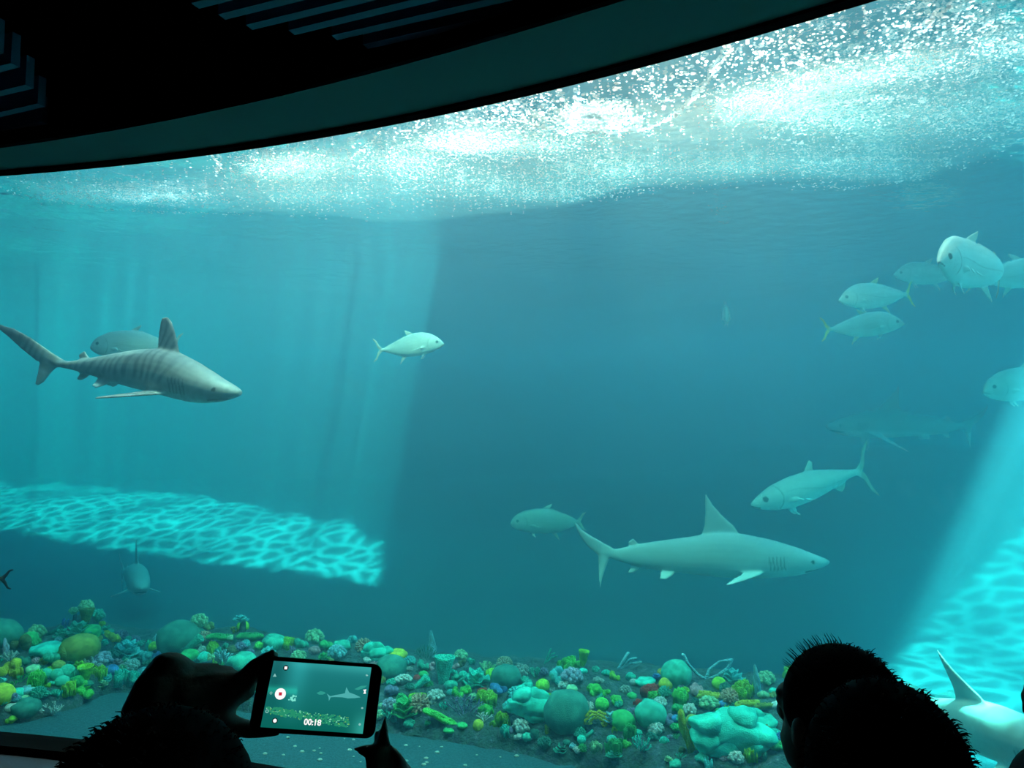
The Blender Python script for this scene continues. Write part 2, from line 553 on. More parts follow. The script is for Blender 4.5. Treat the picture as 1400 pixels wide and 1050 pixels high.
mw = node(t, 'ShaderNodeMixShader'); t.links.new(fr.outputs[0], mw.inputs[0]); t.links.new(tr.outputs[0], mw.inputs[1]); t.links.new(gl.outputs[0], mw.inputs[2])
# foam
fa = node(t, 'ShaderNodeAttribute', attribute_name='foam')
fn = node(t, 'ShaderNodeTexNoise'); fn.inputs['Scale'].default_value = 20.0; fn.inputs['Detail'].default_value = 8; fn.inputs['Roughness'].default_value = 0.75
t.links.new(geo.outputs['Object'], fn.inputs['Vector'])
mul = node(t, 'ShaderNodeMath', operation='MULTIPLY_ADD')       # foam*1.6 + (noise-0.5)*k
sub = node(t, 'ShaderNodeMath', operation='SUBTRACT'); sub.inputs[1].default_value = 0.5
t.links.new(fn.outputs['Fac'], sub.inputs[0])
k2 = node(t, 'ShaderNodeMath', operation='MULTIPLY'); k2.inputs[1].default_value = 5.0
t.links.new(sub.outputs[0], k2.inputs[0])
k3 = node(t, 'ShaderNodeMath', operation='MULTIPLY')
t.links.new(k2.outputs[0], k3.inputs[0]); t.links.new(fa.outputs['Fac'], k3.inputs[1])
t.links.new(fa.outputs['Fac'], mul.inputs[0]); mul.inputs[1].default_value = 1.0
t.links.new(k3.outputs[0], mul.inputs[2])
cl = node(t, 'ShaderNodeClamp'); t.links.new(mul.outputs[0], cl.inputs[0])
tl = node(t, 'ShaderNodeBsdfTranslucent'); tl.inputs[0].default_value = (1.0, .98, .93, 1)
mf = node(t, 'ShaderNodeMixShader'); t.links.new(cl.outputs[0], mf.inputs[0]); t.links.new(mw.outputs[0], mf.inputs[1]); t.links.new(tl.outputs[0], mf.inputs[2])
t.links.new(mf.outputs[0], out.inputs[0])
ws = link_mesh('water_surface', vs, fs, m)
at_ = ws.data.attributes.new('foam', 'FLOAT', 'POINT')
at_.data.foreach_set('value', foam)
tag(ws, 'rippled foamy water surface seen from below under the roof', 'water surface', kind='stuff')

# bubbles and foam streaks floating just under the surface: uncountable
def ico():
    bm = bmesh.new()
    bmesh.ops.create_icosphere(bm, subdivisions=1, radius=1.0)
    v = np.array([x.co for x in bm.verts]); f = np.array([[q.index for q in p.verts] for p in bm.faces])
    bm.free()
    return v, f
iv, iff = ico()
iff = np.array([f_ for f_ in iff if iv[f_].mean(0)[2] < .2])   # the lower skin of a floating bubble
rng = np.random.default_rng(5)
pts = []   # (px, py, r)
def patch(cx, cyy, sx, sy, n, r0, r1):
    for _ in range(int(n * (1.0 if cyy < 150 else 1.6))):
        x, y = rng.normal(cx, sx), rng.normal(cyy, sy)
        pts.append((x, y, .62 * (r0 + (r1 - r0) * rng.random() ** 2)))
def streak(poly, n, w, r0, r1):
    poly = np.array(poly, float)
    seg = np.linalg.norm(np.diff(poly, axis=0), axis=1)
    cum = np.concatenate([[0], np.cumsum(seg)])
    for _ in range(int(n * .8)):
        s_ = rng.random() * cum[-1]
        x = np.interp(s_, cum, poly[:, 0]) + rng.normal(0, w * .6)
        y = np.interp(s_, cum, poly[:, 1]) + rng.normal(0, w * .35)
        pts.append((x, y, .62 * (r0 + (r1 - r0) * rng.random() ** 2)))
patch(815, 158, 30, 11, 260, .006, .016)
patch(805, 150, 75, 26, 170, .005, .014)
patch(900, 100, 60, 22, 170, .005, .015)
patch(700, 155, 55, 18, 130, .005, .013)
patch(620, 172, 60, 12, 120, .005, .013)
patch(1150, 55, 80, 28, 220, .005, .013)
patch(1060, 70, 50, 25, 110, .005, .013)
patch(1290, 30, 45, 20, 130, .005, .014)
patch(1370, 25, 40, 20, 80, .005, .012)
streak([(698, 145), (725, 168), (760, 176), (830, 180), (890, 174), (925, 155), (960, 122), (985, 85), (1000, 62)], 520, 2.2, .005, .014)
streak([(1035, 185), (1060, 165), (1100, 145), (1180, 135), (1250, 130), (1262, 140)], 240, 2.0, .004, .011)
streak([(1035, 185), (1070, 190), (1100, 195)], 60, 2.0, .004, .011)
streak([(1222, 75), (1250, 50), (1270, 25), (1300, 5)], 110, 4, .005, .015)
streak([(290, 212), (302, 225), (295, 238)], 60, 2, .005, .01)
streak([(595, 195), (640, 205), (700, 222)], 120, 1.6, .004, .009)
streak([(480, 215), (505, 195), (520, 180)], 70, 2.5, .004, .01)
streak([(700, 215), (740, 214), (785, 224)], 90, 1.6, .004, .009)
streak([(640, 285), (720, 275), (800, 270), (880, 258), (950, 248)], 130, 2.5, .004, .009)
streak([(1090, 252), (1160, 256), (1230, 246), (1300, 222)], 130, 3, .004, .009)
streak([(60, 270), (150, 285), (260, 290), (330, 292)], 130, 3, .004, .009)
streak([(1100, 225), (1180, 214), (1260, 218), (1300, 215)], 120, 2.0, .004, .009)
for (x, y, a_, b_, s_) in foam_px:
    patch(x, y, a_ * .55, b_ * .5, int(480 * s_), .0035, .0085)
for _ in range(2600):
    pts.append((rng.uniform(-20, 1420), rng.uniform(0, 300), rng.uniform(.002, .006)))
V, Fc = [], []
cnt = 0
for (x, y, r) in pts:
    if y > 330 or y < -60: continue
    p = at_z(x, y, WATERZ - 0.035)
    if p.y < win_y(min(p.x, 3.6)) + 0.2 or abs(p.x) > 13: continue
    yb = np.interp(p.x / p.y, baz, bdy)
    if p.y > yb + 0.05: continue
    s_ = r * np.array([1.5 + rng.random(), 1.5 + rng.random(), .8]) * (0.75 + p.y / 22)
    V.append(iv * s_ + np.array(p) + np.array([0, 0, -0.02 * rng.random()])); Fc.append(iff + cnt * len(iv)); cnt += 1
V = np.concatenate(V); Fc = np.concatenate(Fc)
m, t, out = nt('bubble_foam')
tl = node(t, 'ShaderNodeBsdfTranslucent'); tl.inputs[0].default_value = (.97, 1, 1, 1)
df = node(t, 'ShaderNodeBsdfDiffuse'); df.inputs[0].default_value = (.9, .95, .95, 1)
mm = node(t, 'ShaderNodeMixShader'); mm.inputs[0].default_value = .08
t.links.new(tl.outputs[0], mm.inputs[1]); t.links.new(df.outputs[0], mm.inputs[2]); t.links.new(mm.outputs[0], out.inputs[0])
bo = link_mesh('surface_bubbles', V.tolist(), Fc.tolist(), m)
tag(bo, 'swarms of white bubbles drifting under the water surface', 'bubbles', kind='stuff')

# ================================================================ FISH AND SHARKS
def m_skin(name, rough=0.55, spec=0.35):
    m, t, out = nt(name)
    b = t.nodes.new('ShaderNodeBsdfPrincipled')
    b.inputs['Roughness'].default_value = rough
    b.inputs['Specular IOR Level'].default_value = spec
    a = node(t, 'ShaderNodeAttribute', attribute_name='pigment')
    tc = node(t, 'ShaderNodeTexCoord')
    n = node(t, 'ShaderNodeTexNoise'); n.inputs['Scale'].default_value = 30; n.inputs['Detail'].default_value = 3
    t.links.new(tc.outputs['Object'], n.inputs['Vector'])
    mr = node(t, 'ShaderNodeMapRange'); mr.inputs['To Min'].default_value = .82; mr.inputs['To Max'].default_value = 1.15
    t.links.new(n.outputs['Fac'], mr.inputs['Value'])
    vm = node(t, 'ShaderNodeVectorMath', operation='SCALE')
    t.links.new(a.outputs['Color'], vm.inputs[0]); t.links.new(mr.outputs[0], vm.inputs['Scale'])
    t.links.new(vm.outputs[0], b.inputs['Base Color']); t.links.new(b.outputs[0], out.inputs[0])
    return m
M_SHARK = m_skin('shark_skin')
M_SCALE = m_skin('fish_scales', 0.38, 0.6)

def lens(le, te, th, nrm, n=10):
    """closed section of a fin between its front and rear edge"""
    le, te, nrm = Vector(le), Vector(te), Vector(nrm).normalized()
    out = []
    for k in range(n):
        a = 2 * PI * k / n
        u = (1 - math.cos(a)) / 2
        out.append(le.lerp(te, u) + nrm * (math.sin(a) * th * (1 - .45 * u)))
    return out
def fin(mb, secs, nrm, L, th):
    """secs: list of (LE, TE) in body fractions, root first"""
    rings = []
    for i, (a, b) in enumerate(secs):
        f = 1 - .45 * i / (len(secs) - 1)
        rings.append(lens(Vector(a) * L, Vector(b) * L, th * f, nrm))
    mb.loft(rings)

def body(mb, prof, L, n=22, pw=2.2):
    """prof rows: s, half width, z top, z bottom (fractions of L); nose at x=+L/2"""
    prof = np.array(prof)
    s0 = prof[:, 0]
    ss = np.concatenate([[0.002, .008, .02], np.linspace(.04, s0[-1], 40)])
    rings = []
    for s_ in ss:
        w = np.interp(s_, s0, prof[:, 1]); zt = np.interp(s_, s0, prof[:, 2]); zb = np.interp(s_, s0, prof[:, 3])
        c, h = (zt + zb) / 2, (zt - zb) / 2
        ring = []
        for k in range(n):
            a = 2 * PI * k / n
            ca, sa = math.cos(a), math.sin(a)
            y = w * math.copysign(abs(ca) ** (2 / pw), ca)
            z = c + h * math.copysign(abs(sa) ** (2 / pw), sa)
            ring.append(((.5 - s_) * L, y * L, z * L))
        rings.append(ring)
    mb.loft(rings)

SANDBAR = [(0, .004, .000, -.008), (.015, .018, .010, -.016), (.04, .032, .020, -.028), (.08, .043, .036, -.043), (.12, .050, .052, -.055), (.22, .060, .083, -.066), (.33, .064, .105, -.069),
           (.43, .060, .112, -.065), (.53, .050, .092, -.057), (.63, .038, .077, -.050), (.73, .025, .060, -.036), (.80, .014, .043, -.018), (.85, .010, .034, -.004), (.90, .006, .036, .016)]
def shark_mb(L, th=.0085, dorsal=.265, dround=0.0, kind='sandbar', prof=SANDBAR, pec=(.20, -.115)):
    mb = MB()
    body(mb, prof, L)
    X = lambda s_: .5 - s_
    zt = lambda s_: float(np.interp(s_, [p[0] for p in prof], [p[2] for p in prof]))
    zb = lambda s_: float(np.interp(s_, [p[0] for p in prof], [p[3] for p in prof]))
    T = th * L
    if kind == 'sandbar':
        a = zt(.42)
        fin(mb, [((X(.325), 0, zt(.33) - .03), (X(.50), 0, zt(.50) - .03)), ((X(.36), 0, a + .022), (X(.487), 0, a + .004)), ((X(.405), 0, a + .065), (X(.478), 0, a + .03)),
                 ((X(.44), 0, a + .105), (X(.475), 0, a + .075)), ((X(.462), 0, dorsal - .012), (X(.475), 0, dorsal - .028)), ((X(.468), 0, dorsal), (X(.472), 0, dorsal - .006))], (0, 1, 0), L, T)
    else:
        a = zt(.31)
        fin(mb, [((X(.25), 0, a - .03), (X(.355), 0, a - .03)), ((X(.268), 0, a + .03), (X(.350), 0, a + .02)), ((X(.285), 0, a + .07), (X(.350), 0, a + .06)),
                 ((X(.300), 0, a + .100), (X(.348), 0, a + .092)), ((X(.318), 0, a + .114), (X(.342), 0, a + .110))], (0, 1, 0), L, T * 1.25)
    # second dorsal
    s2 = .73 if kind == 'sandbar' else .62
    fin(mb, [((X(s2), 0, zt(s2) - .012), (X(s2 + .045), 0, zt(s2 + .045) - .012)), ((X(s2 + .018), 0, zt(s2) + .010), (X(s2 + .050), 0, zt(s2 + .05) + .008)), ((X(s2 + .030), 0, zt(s2) + .022), (X(s2 + .055), 0, zt(s2 + .05) + .016))], (0, 1, 0), L, T * .8)
    # anal fin
    fin(mb, [((X(s2 - .01), 0, zb(s2) + .012), (X(s2 + .04), 0, zb(s2 + .04) + .012)), ((X(s2 + .015), 0, zb(s2) - .014), (X(s2 + .045), 0, zb(s2 + .045) - .012)), ((X(s2 + .035), 0, zb(s2) - .026), (X(s2 + .055), 0, zb(s2) - .022))], (0, 1, 0), L, T * .8)
    # pelvic pair
    sp = .58 if kind == 'sandbar' else .5
    for sg in (-1, 1):
        fin(mb, [((X(sp), sg * .012, zb(sp) + .016), (X(sp + .075), sg * .010, zb(sp + .07) + .016)), ((X(sp + .02), sg * .030, zb(sp) - .004), (X(sp + .08), sg * .026, zb(sp) - .002)),
                 ((X(sp + .05), sg * .046, zb(sp) - .02), (X(sp + .082), sg * .038, zb(sp) - .018))], (0, sg * .6, 1), L, T * .8)
    # pectoral pair
    q = .245
    dy, dz = pec
    for sg in (-1, 1):
        zz = -.035
        fin(mb, [((X(q), sg * .035, zz), (X(q + .095), sg * .030, zz)), ((X(q + .035), sg * (.05 + dy * .22), zz + dz * .22), (X(q + .11), sg * (.045 + dy * .2), zz + dz * .22)),
                 ((X(q + .085), sg * (.05 + dy * .55), zz + dz * .55), (X(q + .14), sg * (.045 + dy * .5), zz + dz * .55)),
                 ((X(q + .135), sg * (.05 + dy * .85), zz + dz * .85), (X(q + .165), sg * (.045 + dy * .82), zz + dz * .85)), ((X(q + .16), sg * (.05 + dy), zz + dz), (X(q + .175), sg * (.045 + dy), zz + dz))],
            (0, -sg * dz, dy), L, T * .9)
    # caudal fin
    if kind == 'sandbar':
        fin(mb, [((X(.83), 0, .035), (X(.855), 0, -.002)), ((X(.875), 0, .060), (X(.905), 0, .012)), ((X(.925), 0, .088), (X(.945), 0, .045)), ((X(.965), 0, .115), (X(.975), 0, .085)), ((X(.993), 0, .148), (X(1.0), 0, .135))], (0, 1, 0), L, T)
        fin(mb, [((X(.85), 0, .010), (X(.91), 0, .03)), ((X(.868), 0, -.03), (X(.905), 0, -.012)), ((X(.885), 0, -.075), (X(.903), 0, -.06)), ((X(.897), 0, -.122), (X(.901), 0, -.115))], (0, 1, 0), L, T)
    else:
        fin(mb, [((X(.72), 0, .020), (X(.75), 0, -.012)), ((X(.79), 0, .045), (X(.835), 0, -.005)), ((X(.86), 0, .075), (X(.90), 0, .028)), ((X(.93), 0, .095), (X(.955), 0, .062)), ((X(.985), 0, .100), (X(1.0), 0, .088))], (0, 1, 0), L, T)
        fin(mb, [((X(.745), 0, .00), (X(.82), 0, .01)), ((X(.775), 0, -.035), (X(.825), 0, -.022)), ((X(.80), 0, -.075), (X(.83), 0, -.066)), ((X(.822), 0, -.092), (X(.835), 0, -.088))], (0, 1, 0), L, T)
    # brow and jaw bulges
    for sg in (-1, 1):
        mb.ball((X(.075) * L, sg * .034 * L, .000 * L), (.018 * L, .008 * L, .012 * L))
    return mb

JACK = [(0, .005, -.006, -.02), (.02, .015, .018, -.036), (.06, .029, .062, -.055), (.12, .046, .112, -.082), (.2, .060, .158, -.108), (.3, .068, .185, -.130), (.42, .066, .182, -.145),
        (.54, .056, .152, -.135), (.66, .042, .110, -.105), (.78, .026, .062, -.064), (.87, .014, .026, -.028), (.93, .012, .020, -.022)]
TARPON = [(0, .008, .0, -.015), (.02, .022, .016, -.032), (.08, .040, .048, -.060), (.18, .055, .085, -.088), (.32, .064, .108, -.105), (.46, .062, .112, -.100), (.6, .050, .094, -.082), (.74, .032, .062, -.052), (.85, .018, .034, -.026), (.92, .011, .022, -.018)]
PERMIT = [(0, .01, .0, -.03), (.03, .03, .06, -.06), (.08, .045, .11, -.09), (.2, .07, .165, -.13), (.35, .08, .19, -.15), (.5, .078, .185, -.15), (.65, .06, .15, -.13), (.78, .04, .095, -.09), (.88, .02, .04, -.045), (.93, .013, .02, -.025)]
def fish_mb(L, prof=JACK, tail=.17, th=.006, pelv=1.0, hook=True, tail_lean=0.0):
    mb = MB()
    body(mb, prof, L, pw=2.0)
    X = lambda s_: .5 - s_
    zt = lambda s_: float(np.interp(s_, [p[0] for p in prof], [p[2] for p in prof]))
    zb = lambda s_: float(np.interp(s_, [p[0] for p in prof], [p[3] for p in prof]))
    T = th * L
    # sickle fore lobes of the soft dorsal and anal fins, then low rear strips
    if hook:
        fin(mb, [((X(.42), 0, zt(.42) - .02), (X(.56), 0, zt(.56) - .02)), ((X(.47), 0, zt(.45) + .02), (X(.54), 0, zt(.55) + .01)), ((X(.52), 0, zt(.45) + .045), (X(.56), 0, zt(.5) + .03)), ((X(.565), 0, zt(.45) + .065), (X(.575), 0, zt(.45) + .058))], (0, 1, 0), L, T)
        fin(mb, [((X(.54), 0, zt(.54) - .01), (X(.86), 0, zt(.86) - .01)), ((X(.56), 0, zt(.56) + .018), (X(.865), 0, zt(.865) + .012))], (0, 1, 0), L, T * .7)
        fin(mb, [((X(.54), 0, zb(.54) + .02), (X(.64), 0, zb(.64) + .02)), ((X(.57), 0, zb(.56) - .02), (X(.63), 0, zb(.6) - .015)), ((X(.62), 0, zb(.56) - .065), (X(.65), 0, zb(.6) - .06)), ((X(.655), 0, zb(.56) - .10), (X(.665), 0, zb(.56) - .095))], (0, 1, 0), L, T)
        fin(mb, [((X(.62), 0, zb(.62) + .01), (X(.86), 0, zb(.86) + .01)), ((X(.64), 0, zb(.64) - .016), (X(.865), 0, zb(.865) - .010))], (0, 1, 0), L, T * .7)
    else:
        fin(mb, [((X(.45), 0, zt(.45) - .02), (X(.56), 0, zt(.56) - .02)), ((X(.49), 0, zt(.45) + .03), (X(.55), 0, zt(.55) + .015)), ((X(.53), 0, zt(.45) + .07), (X(.56), 0, zt(.45) + .05))], (0, 1, 0), L, T)
        fin(mb, [((X(.68), 0, zb(.68) + .02), (X(.82), 0, zb(.82) + .02)), ((X(.71), 0, zb(.68) - .02), (X(.80), 0, zb(.8) - .01)), ((X(.755), 0, zb(.68) - .045), (X(.79), 0, zb(.75) - .03))], (0, 1, 0), L, T)
    for sg in (-1, 1):      # pelvic and pectoral pairs
        fin(mb, [((X(.27), sg * .016, zb(.27) + .02), (X(.32), sg * .012, zb(.3) + .02)), ((X(.295), sg * .025, zb(.27) - .03 * pelv), (X(.335), sg * .02, zb(.3) - .025 * pelv)), ((X(.34), sg * .03, zb(.27) - .075 * pelv), (X(.355), sg * .028, zb(.3) - .07 * pelv))], (0, 1, sg * .3), L, T)
        w = float(np.interp(.26, [p[0] for p in prof], [p[1] for p in prof]))
        fin(mb, [((X(.25), sg * (w - .008), -.02), (X(.27), sg * (w - .008), -.055)), ((X(.32), sg * (w + .012), -.028), (X(.32), sg * (w + .010), -.06)), ((X(.40), sg * (w + .022), -.05), (X(.39), sg * (w + .02), -.07)), ((X(.46), sg * (w + .022), -.075), (X(.455), sg * (w + .022), -.082))], (0, 1, 0), L, T * .8)
    t_ = tail
    fin(mb, [((X(.90), 0, .022), (X(.945), 0, -.01)), ((X(.945), 0, .06), (X(.975), 0, .03)), ((X(.985), 0, .06 + t_ * .45), (X(1.0), 0, .03 + t_ * .42)), ((X(1.035), 0, t_), (X(1.04), 0, t_ - .012))], (0, 1, 0), L, T)
    fin(mb, [((X(.90), 0, -.022), (X(.945), 0, .01)), ((X(.945), 0, -.06), (X(.975), 0, -.03)), ((X(.985), 0, -.06 - t_ * .45), (X(1.0), 0, -.03 - t_ * .42)), ((X(1.035), 0, -t_), (X(1.04), 0, -t_ + .012))], (0, 1, 0), L, T)
    return mb

def pig_shark(co, L, back, side, belly, kind):
    s_ = .5 - co[:, 0] / L; y = co[:, 1] / L; z = co[:, 2] / L
    zc = z + .012 * np.sin(s_ * 22) * .3
    f = smoothstep(-.045, -.012, zc)[:, None]
    g = smoothstep(.02, .075, zc)[:, None]
    col = belly * (1 - f) + side * f
    col = col * (1 - g) + back * g
    if kind == 'tiger':
        st = np.sin(s_ * 190 + 3.0 * z * 20 + 1.8 * np.sin(s_ * 37) + 1.3 * np.sin(z * 45 + s_ * 20)) * .5 + .5
        st = smoothstep(.45, .8, st) * smoothstep(-.02, .03, z) * smoothstep(.16, .30, s_) * (1 - smoothstep(.86, .95, s_))
        col = col * (1 - .42 * st[:, None])
        mot = np.array([noise.noise(Vector((a * 55, b * 55, c_ * 55))) for a, b, c_ in zip(s_, y, z)])
        col = col * (1 + .25 * mot[:, None])
        col = np.where((np.abs(y) > .072)[:, None], A(.20, .23, .26), col)
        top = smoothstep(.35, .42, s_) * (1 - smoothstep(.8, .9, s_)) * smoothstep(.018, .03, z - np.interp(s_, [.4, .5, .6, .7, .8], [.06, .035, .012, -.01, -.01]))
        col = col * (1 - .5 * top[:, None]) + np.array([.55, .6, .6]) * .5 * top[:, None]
    # gill slits, eye, mouth
    for k in range(5):
        g0 = .185 + .014 * k
        mk = (np.abs(s_ - g0 - .06 * (z + .01)) < .0024) * (np.abs(z + .004) < .026) * (np.abs(y) > .02)
        col = col * (1 - .55 * mk[:, None])
    eye = ((s_ - .075) ** 2 + (z - .002) ** 2 < .0068 ** 2) * (np.abs(y) > .02)
    col = np.where(eye[:, None] > 0, np.array([[.01, .01, .012]]), col)
    ml = -.030 - (s_ - .05) * .16
    mo = (np.abs(z - ml) < .0036) * (s_ > .035) * (s_ < .105)
    col = np.where(mo[:, None] > 0, np.array([[.05, .06, .07]]), col)
    return col
def pig_fish(co, L, back, side, belly, tailc, prof):
    s_ = .5 - co[:, 0] / L; y = co[:, 1] / L; z = co[:, 2] / L
    zt = np.interp(s_, [p[0] for p in prof], [p[2] for p in prof]); zb = np.interp(s_, [p[0] for p in prof], [p[3] for p in prof])
    t_ = np.clip((z - zb) / (zt - zb + 1e-6), 0, 1)
    f = smoothstep(.05, .35, t_)[:, None]; g = smoothstep(.6, .95, t_)[:, None]
    col = belly * (1 - f) + side * f
    col = col * (1 - g) + back * g
    tl = smoothstep(.90, .95, s_)[:, None]
    col = col * (1 - tl) + tailc * tl
    finm = (((z < zb - .008) | (z > zt + .012)) & (s_ < .9))[:, None]
    col = np.where(finm, np.where((s_ < .42)[:, None], np.array([[.95, .97, .95]]), np.array([[.75, .78, .72]]) * .6 + tailc * .4), col)
    ez = .25 * np.interp(.1, [p[0] for p in prof], [p[2] for p in prof])
    eye = ((s_ - .095) ** 2 + (z - ez) ** 2 < .018 ** 2)
    ring = ((s_ - .095) ** 2 + (z - ez) ** 2 < .021 ** 2)
    col = np.where(ring[:, None], col * .55, col)
    col = np.where(eye[:, None], np.array([[.012, .015, .02]]), col)
    # gill cover edge
    gc = np.abs((s_ - .225) - .9 * (z - .0) ** 2 * -6) < .005
    gc = gc & (np.abs(z - .01) < .085)
    col = np.where(gc[:, None], col * .5, col)
    # mouth
    mo = (np.abs(z + .024 + (s_ - .02) * .45) < .004) & (s_ < .055)
    col = np.where(mo[:, None], col * .25, col)
    # lateral line
    ll = (np.abs(z - .03 + .09 * smoothstep(.3, .6, s_) * .6) < .0035) & (s_ > .25) & (s_ < .9)
    col = np.where(ll[:, None], col * .7, col)
    return col

def swim(name, mb, L, voxel, pigf, bend, mat, loc, yaw, pitch=0.0, roll=0.0, label='', cat='', group=None, scale=1.0):
    co, fs = remeshed(mb, voxel, 3)
    col = pigf(co)
    x = co[:, 0] / L
    s_ = .5 - x
    co = co.copy()
    ay, az = bend           # functions of s giving sideways and vertical offset
    y0, z0 = ay(s_) * L, az(s_) * L
    # keep the sections square to the bent spine
    dy = np.gradient(ay(np.linspace(0, 1.1, 200)), np.linspace(0, 1.1, 200))
    sl_ = np.interp(s_, np.linspace(0, 1.1, 200), dy)
    yy = co[:, 1].copy()
    co[:, 0] += yy * sl_ * .9
    co[:, 1] += y0
    co[:, 2] += z0
    o = link_mesh(name, co.tolist(), fs, mat)
    a = o.data.attributes.new('pigment', 'FLOAT_COLOR', 'POINT')
    a.data.foreach_set('color', np.concatenate([np.clip(col, 0, 1), np.ones((len(col), 1))], 1).astype(np.float32).ravel())
    o.location = loc
    o.rotation_mode = 'XYZ'
    o.rotation_euler = (Matrix.Rotation(yaw, 3, 'Z') @ Matrix.Rotation(-pitch, 3, 'Y') @ Matrix.Rotation(roll, 3, 'X')).to_euler('XYZ')
    o.scale = (scale,) * 3
    return tag(o, label, cat, group)
A = lambda *c: np.array([c])
zero = lambda s_: s_ * 0
GREY_B, GREY_S, GREY_U = A(.30, .34, .37), A(.42, .46, .48), A(.80, .82, .82)

# sandbar shark, side on
L = 2.30
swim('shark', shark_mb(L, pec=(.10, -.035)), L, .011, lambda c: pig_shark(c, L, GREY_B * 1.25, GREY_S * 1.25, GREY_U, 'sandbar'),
     (lambda s_: .05 * np.sin((s_ - .3) * 3.6) * smoothstep(.2, 1, s_), zero), M_SHARK, at(957, 766, 7.05), R(-6), R(0.5),
     label='smooth grey shark with a tall pointed dorsal fin swimming right above the reef', cat='shark')
# tiger shark
TIGER = [(0, .010, .004, -.010), (.012, .024, .012, -.018), (.04, .038, .022, -.030), (.077, .048, .035, -.044), (.13, .056, .058, -.055), (.19, .062, .082, -.061), (.27, .066, .106, -.056), (.346, .064, .110, -.048), (.42, .058, .098, -.044),
         (.52, .042, .072, -.034), (.615, .026, .045, -.020), (.69, .015, .024, -.010), (.75, .011, .014, -.008), (.79, .007, .02, .004)]
L2 = 2.45
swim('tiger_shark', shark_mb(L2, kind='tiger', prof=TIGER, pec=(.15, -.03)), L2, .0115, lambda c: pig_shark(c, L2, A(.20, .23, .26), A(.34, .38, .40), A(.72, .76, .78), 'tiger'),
     (lambda s_: .10 * smoothstep(.35, 1.1, s_) * (s_ - .3) * -1, lambda s_: .022 * smoothstep(.7, 1, s_)), M_SHARK, at(164, 511, 6.7), R(-15), R(-8.5), R(6),
     label='large striped shark with blunt pale dorsal fin swimming at the left under the light shafts', cat='shark')
# bright shark low at the right
L3 = 1.95
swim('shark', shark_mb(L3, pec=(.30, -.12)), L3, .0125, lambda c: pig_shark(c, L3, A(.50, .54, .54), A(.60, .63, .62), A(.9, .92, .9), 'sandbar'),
     (lambda s_: .10 * (s_ - .45) ** 2 * 2, zero), M_SHARK, at(1324, 998, 4.75), R(-84), R(9), R(20),
     label='brightly lit pale shark with a broad white pectoral fin at the lower right corner', cat='shark')
# shark seen head on far left above the reef
L4 = 2.0
swim('shark', shark_mb(L4, pec=(.10, -.05)), L4, .015, lambda c: pig_shark(c, L4, GREY_B * 1.2, GREY_S * 1.2, GREY_U, 'sandbar'),
     (lambda s_: -.12 * (s_ - .2) ** 2, zero), M_SHARK, at(186, 792, 9.9), R(-60), R(3),
     label='dim shark seen head on above the left end of the reef', cat='shark')
# faint shark far right
L5 = 2.35
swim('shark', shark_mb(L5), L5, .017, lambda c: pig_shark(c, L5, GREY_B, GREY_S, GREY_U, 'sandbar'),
     (lambda s_: -.04 * np.sin(s_ * 4), lambda s_: .05 * s_), M_SHARK, at(1238, 590, 11.0), R(183), R(4),
     label='faint shark silhouette swimming left far behind the tarpon at the right', cat='shark')

SILV_B, SILV_S, SILV_U = A(.45, .52, .52), A(.68, .74, .72), A(.9, .93, .9)
YEL = A(.75, .68, .12)
GRT = A(.45, .50, .42)
wag = lambda a_: (lambda s_: a_ * np.sin((s_ - .25) * 3.8) * smoothstep(.2, 1, s_))
def jack(px, py, depth, L, yaw, pitch, label, tailc=GRT, prof=JACK, tail=.17, bend=.05, group='big silver jack fish in the tank', roll=0, name='jack_fish', cat='fish', tone=1.0, hook=True, pelv=1.0):
    return swim(name, fish_mb(L, prof, tail, hook=hook, pelv=pelv), L, max(.0045, L * .0062), lambda c: pig_fish(c, L, SILV_B * tone, SILV_S * tone, SILV_U * tone, tailc, prof),
                (wag(bend), zero), M_SCALE, at(px, py, depth), R(yaw), R(pitch), R(roll), label=label, cat=cat, group=group)
jack(560, 474, 8.0, .76, -12, 4, 'small silver jack fish swimming right alone in the middle left')
jack(1196, 406, 7.6, .80, 190, -6, 'silver jack fish with yellow tail facing left, upper one of the close pair', YEL)
jack(1181, 446, 7.9, .78, -12, 3, 'silver jack fish with pale yellow tail facing right, lower one of the close pair', YEL * .8)
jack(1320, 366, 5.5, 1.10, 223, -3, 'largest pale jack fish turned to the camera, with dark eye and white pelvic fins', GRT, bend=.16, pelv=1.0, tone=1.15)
jack(1268, 376, 8.6, .80, 184, 0, 'dim teal jack fish half hidden behind the largest jack fish')
jack(1392, 376, 6.9, .86, -4, 2, 'silver jack fish cut by the right edge beside the largest jack fish')
jack(992, 430, 9.2, .66, -102, -22, 'narrow fish seen nose on in the open water at centre right', bend=.02, tone=1.0)
jack(185, 474, 8.4, .95, 184, 0, 'bright green round fish partly hidden behind the striped shark', prof=PERMIT, group=None, name='permit_fish', tone=1.0)
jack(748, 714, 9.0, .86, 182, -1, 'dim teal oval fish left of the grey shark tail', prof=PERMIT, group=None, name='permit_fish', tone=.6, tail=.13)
jack(1110, 665, 7.8, 1.46, 196, -13, 'slender bright teal tarpon with a wide forked tail above the grey shark', GRT * .8, prof=TARPON, tail=.21, group=None, name='tarpon', hook=False, bend=-.04)
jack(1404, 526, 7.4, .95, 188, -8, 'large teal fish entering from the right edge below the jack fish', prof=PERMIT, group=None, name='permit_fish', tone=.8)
# tip of a dark tail fin at the left edge
jack(-46, 788, 5.6, .62, 182 + 0, 4, 'dark fish tail tip poking in at the left edge', A(.05, .06, .09), group=None, name='dark_fish', tone=.12, bend=.02, tail=.12)

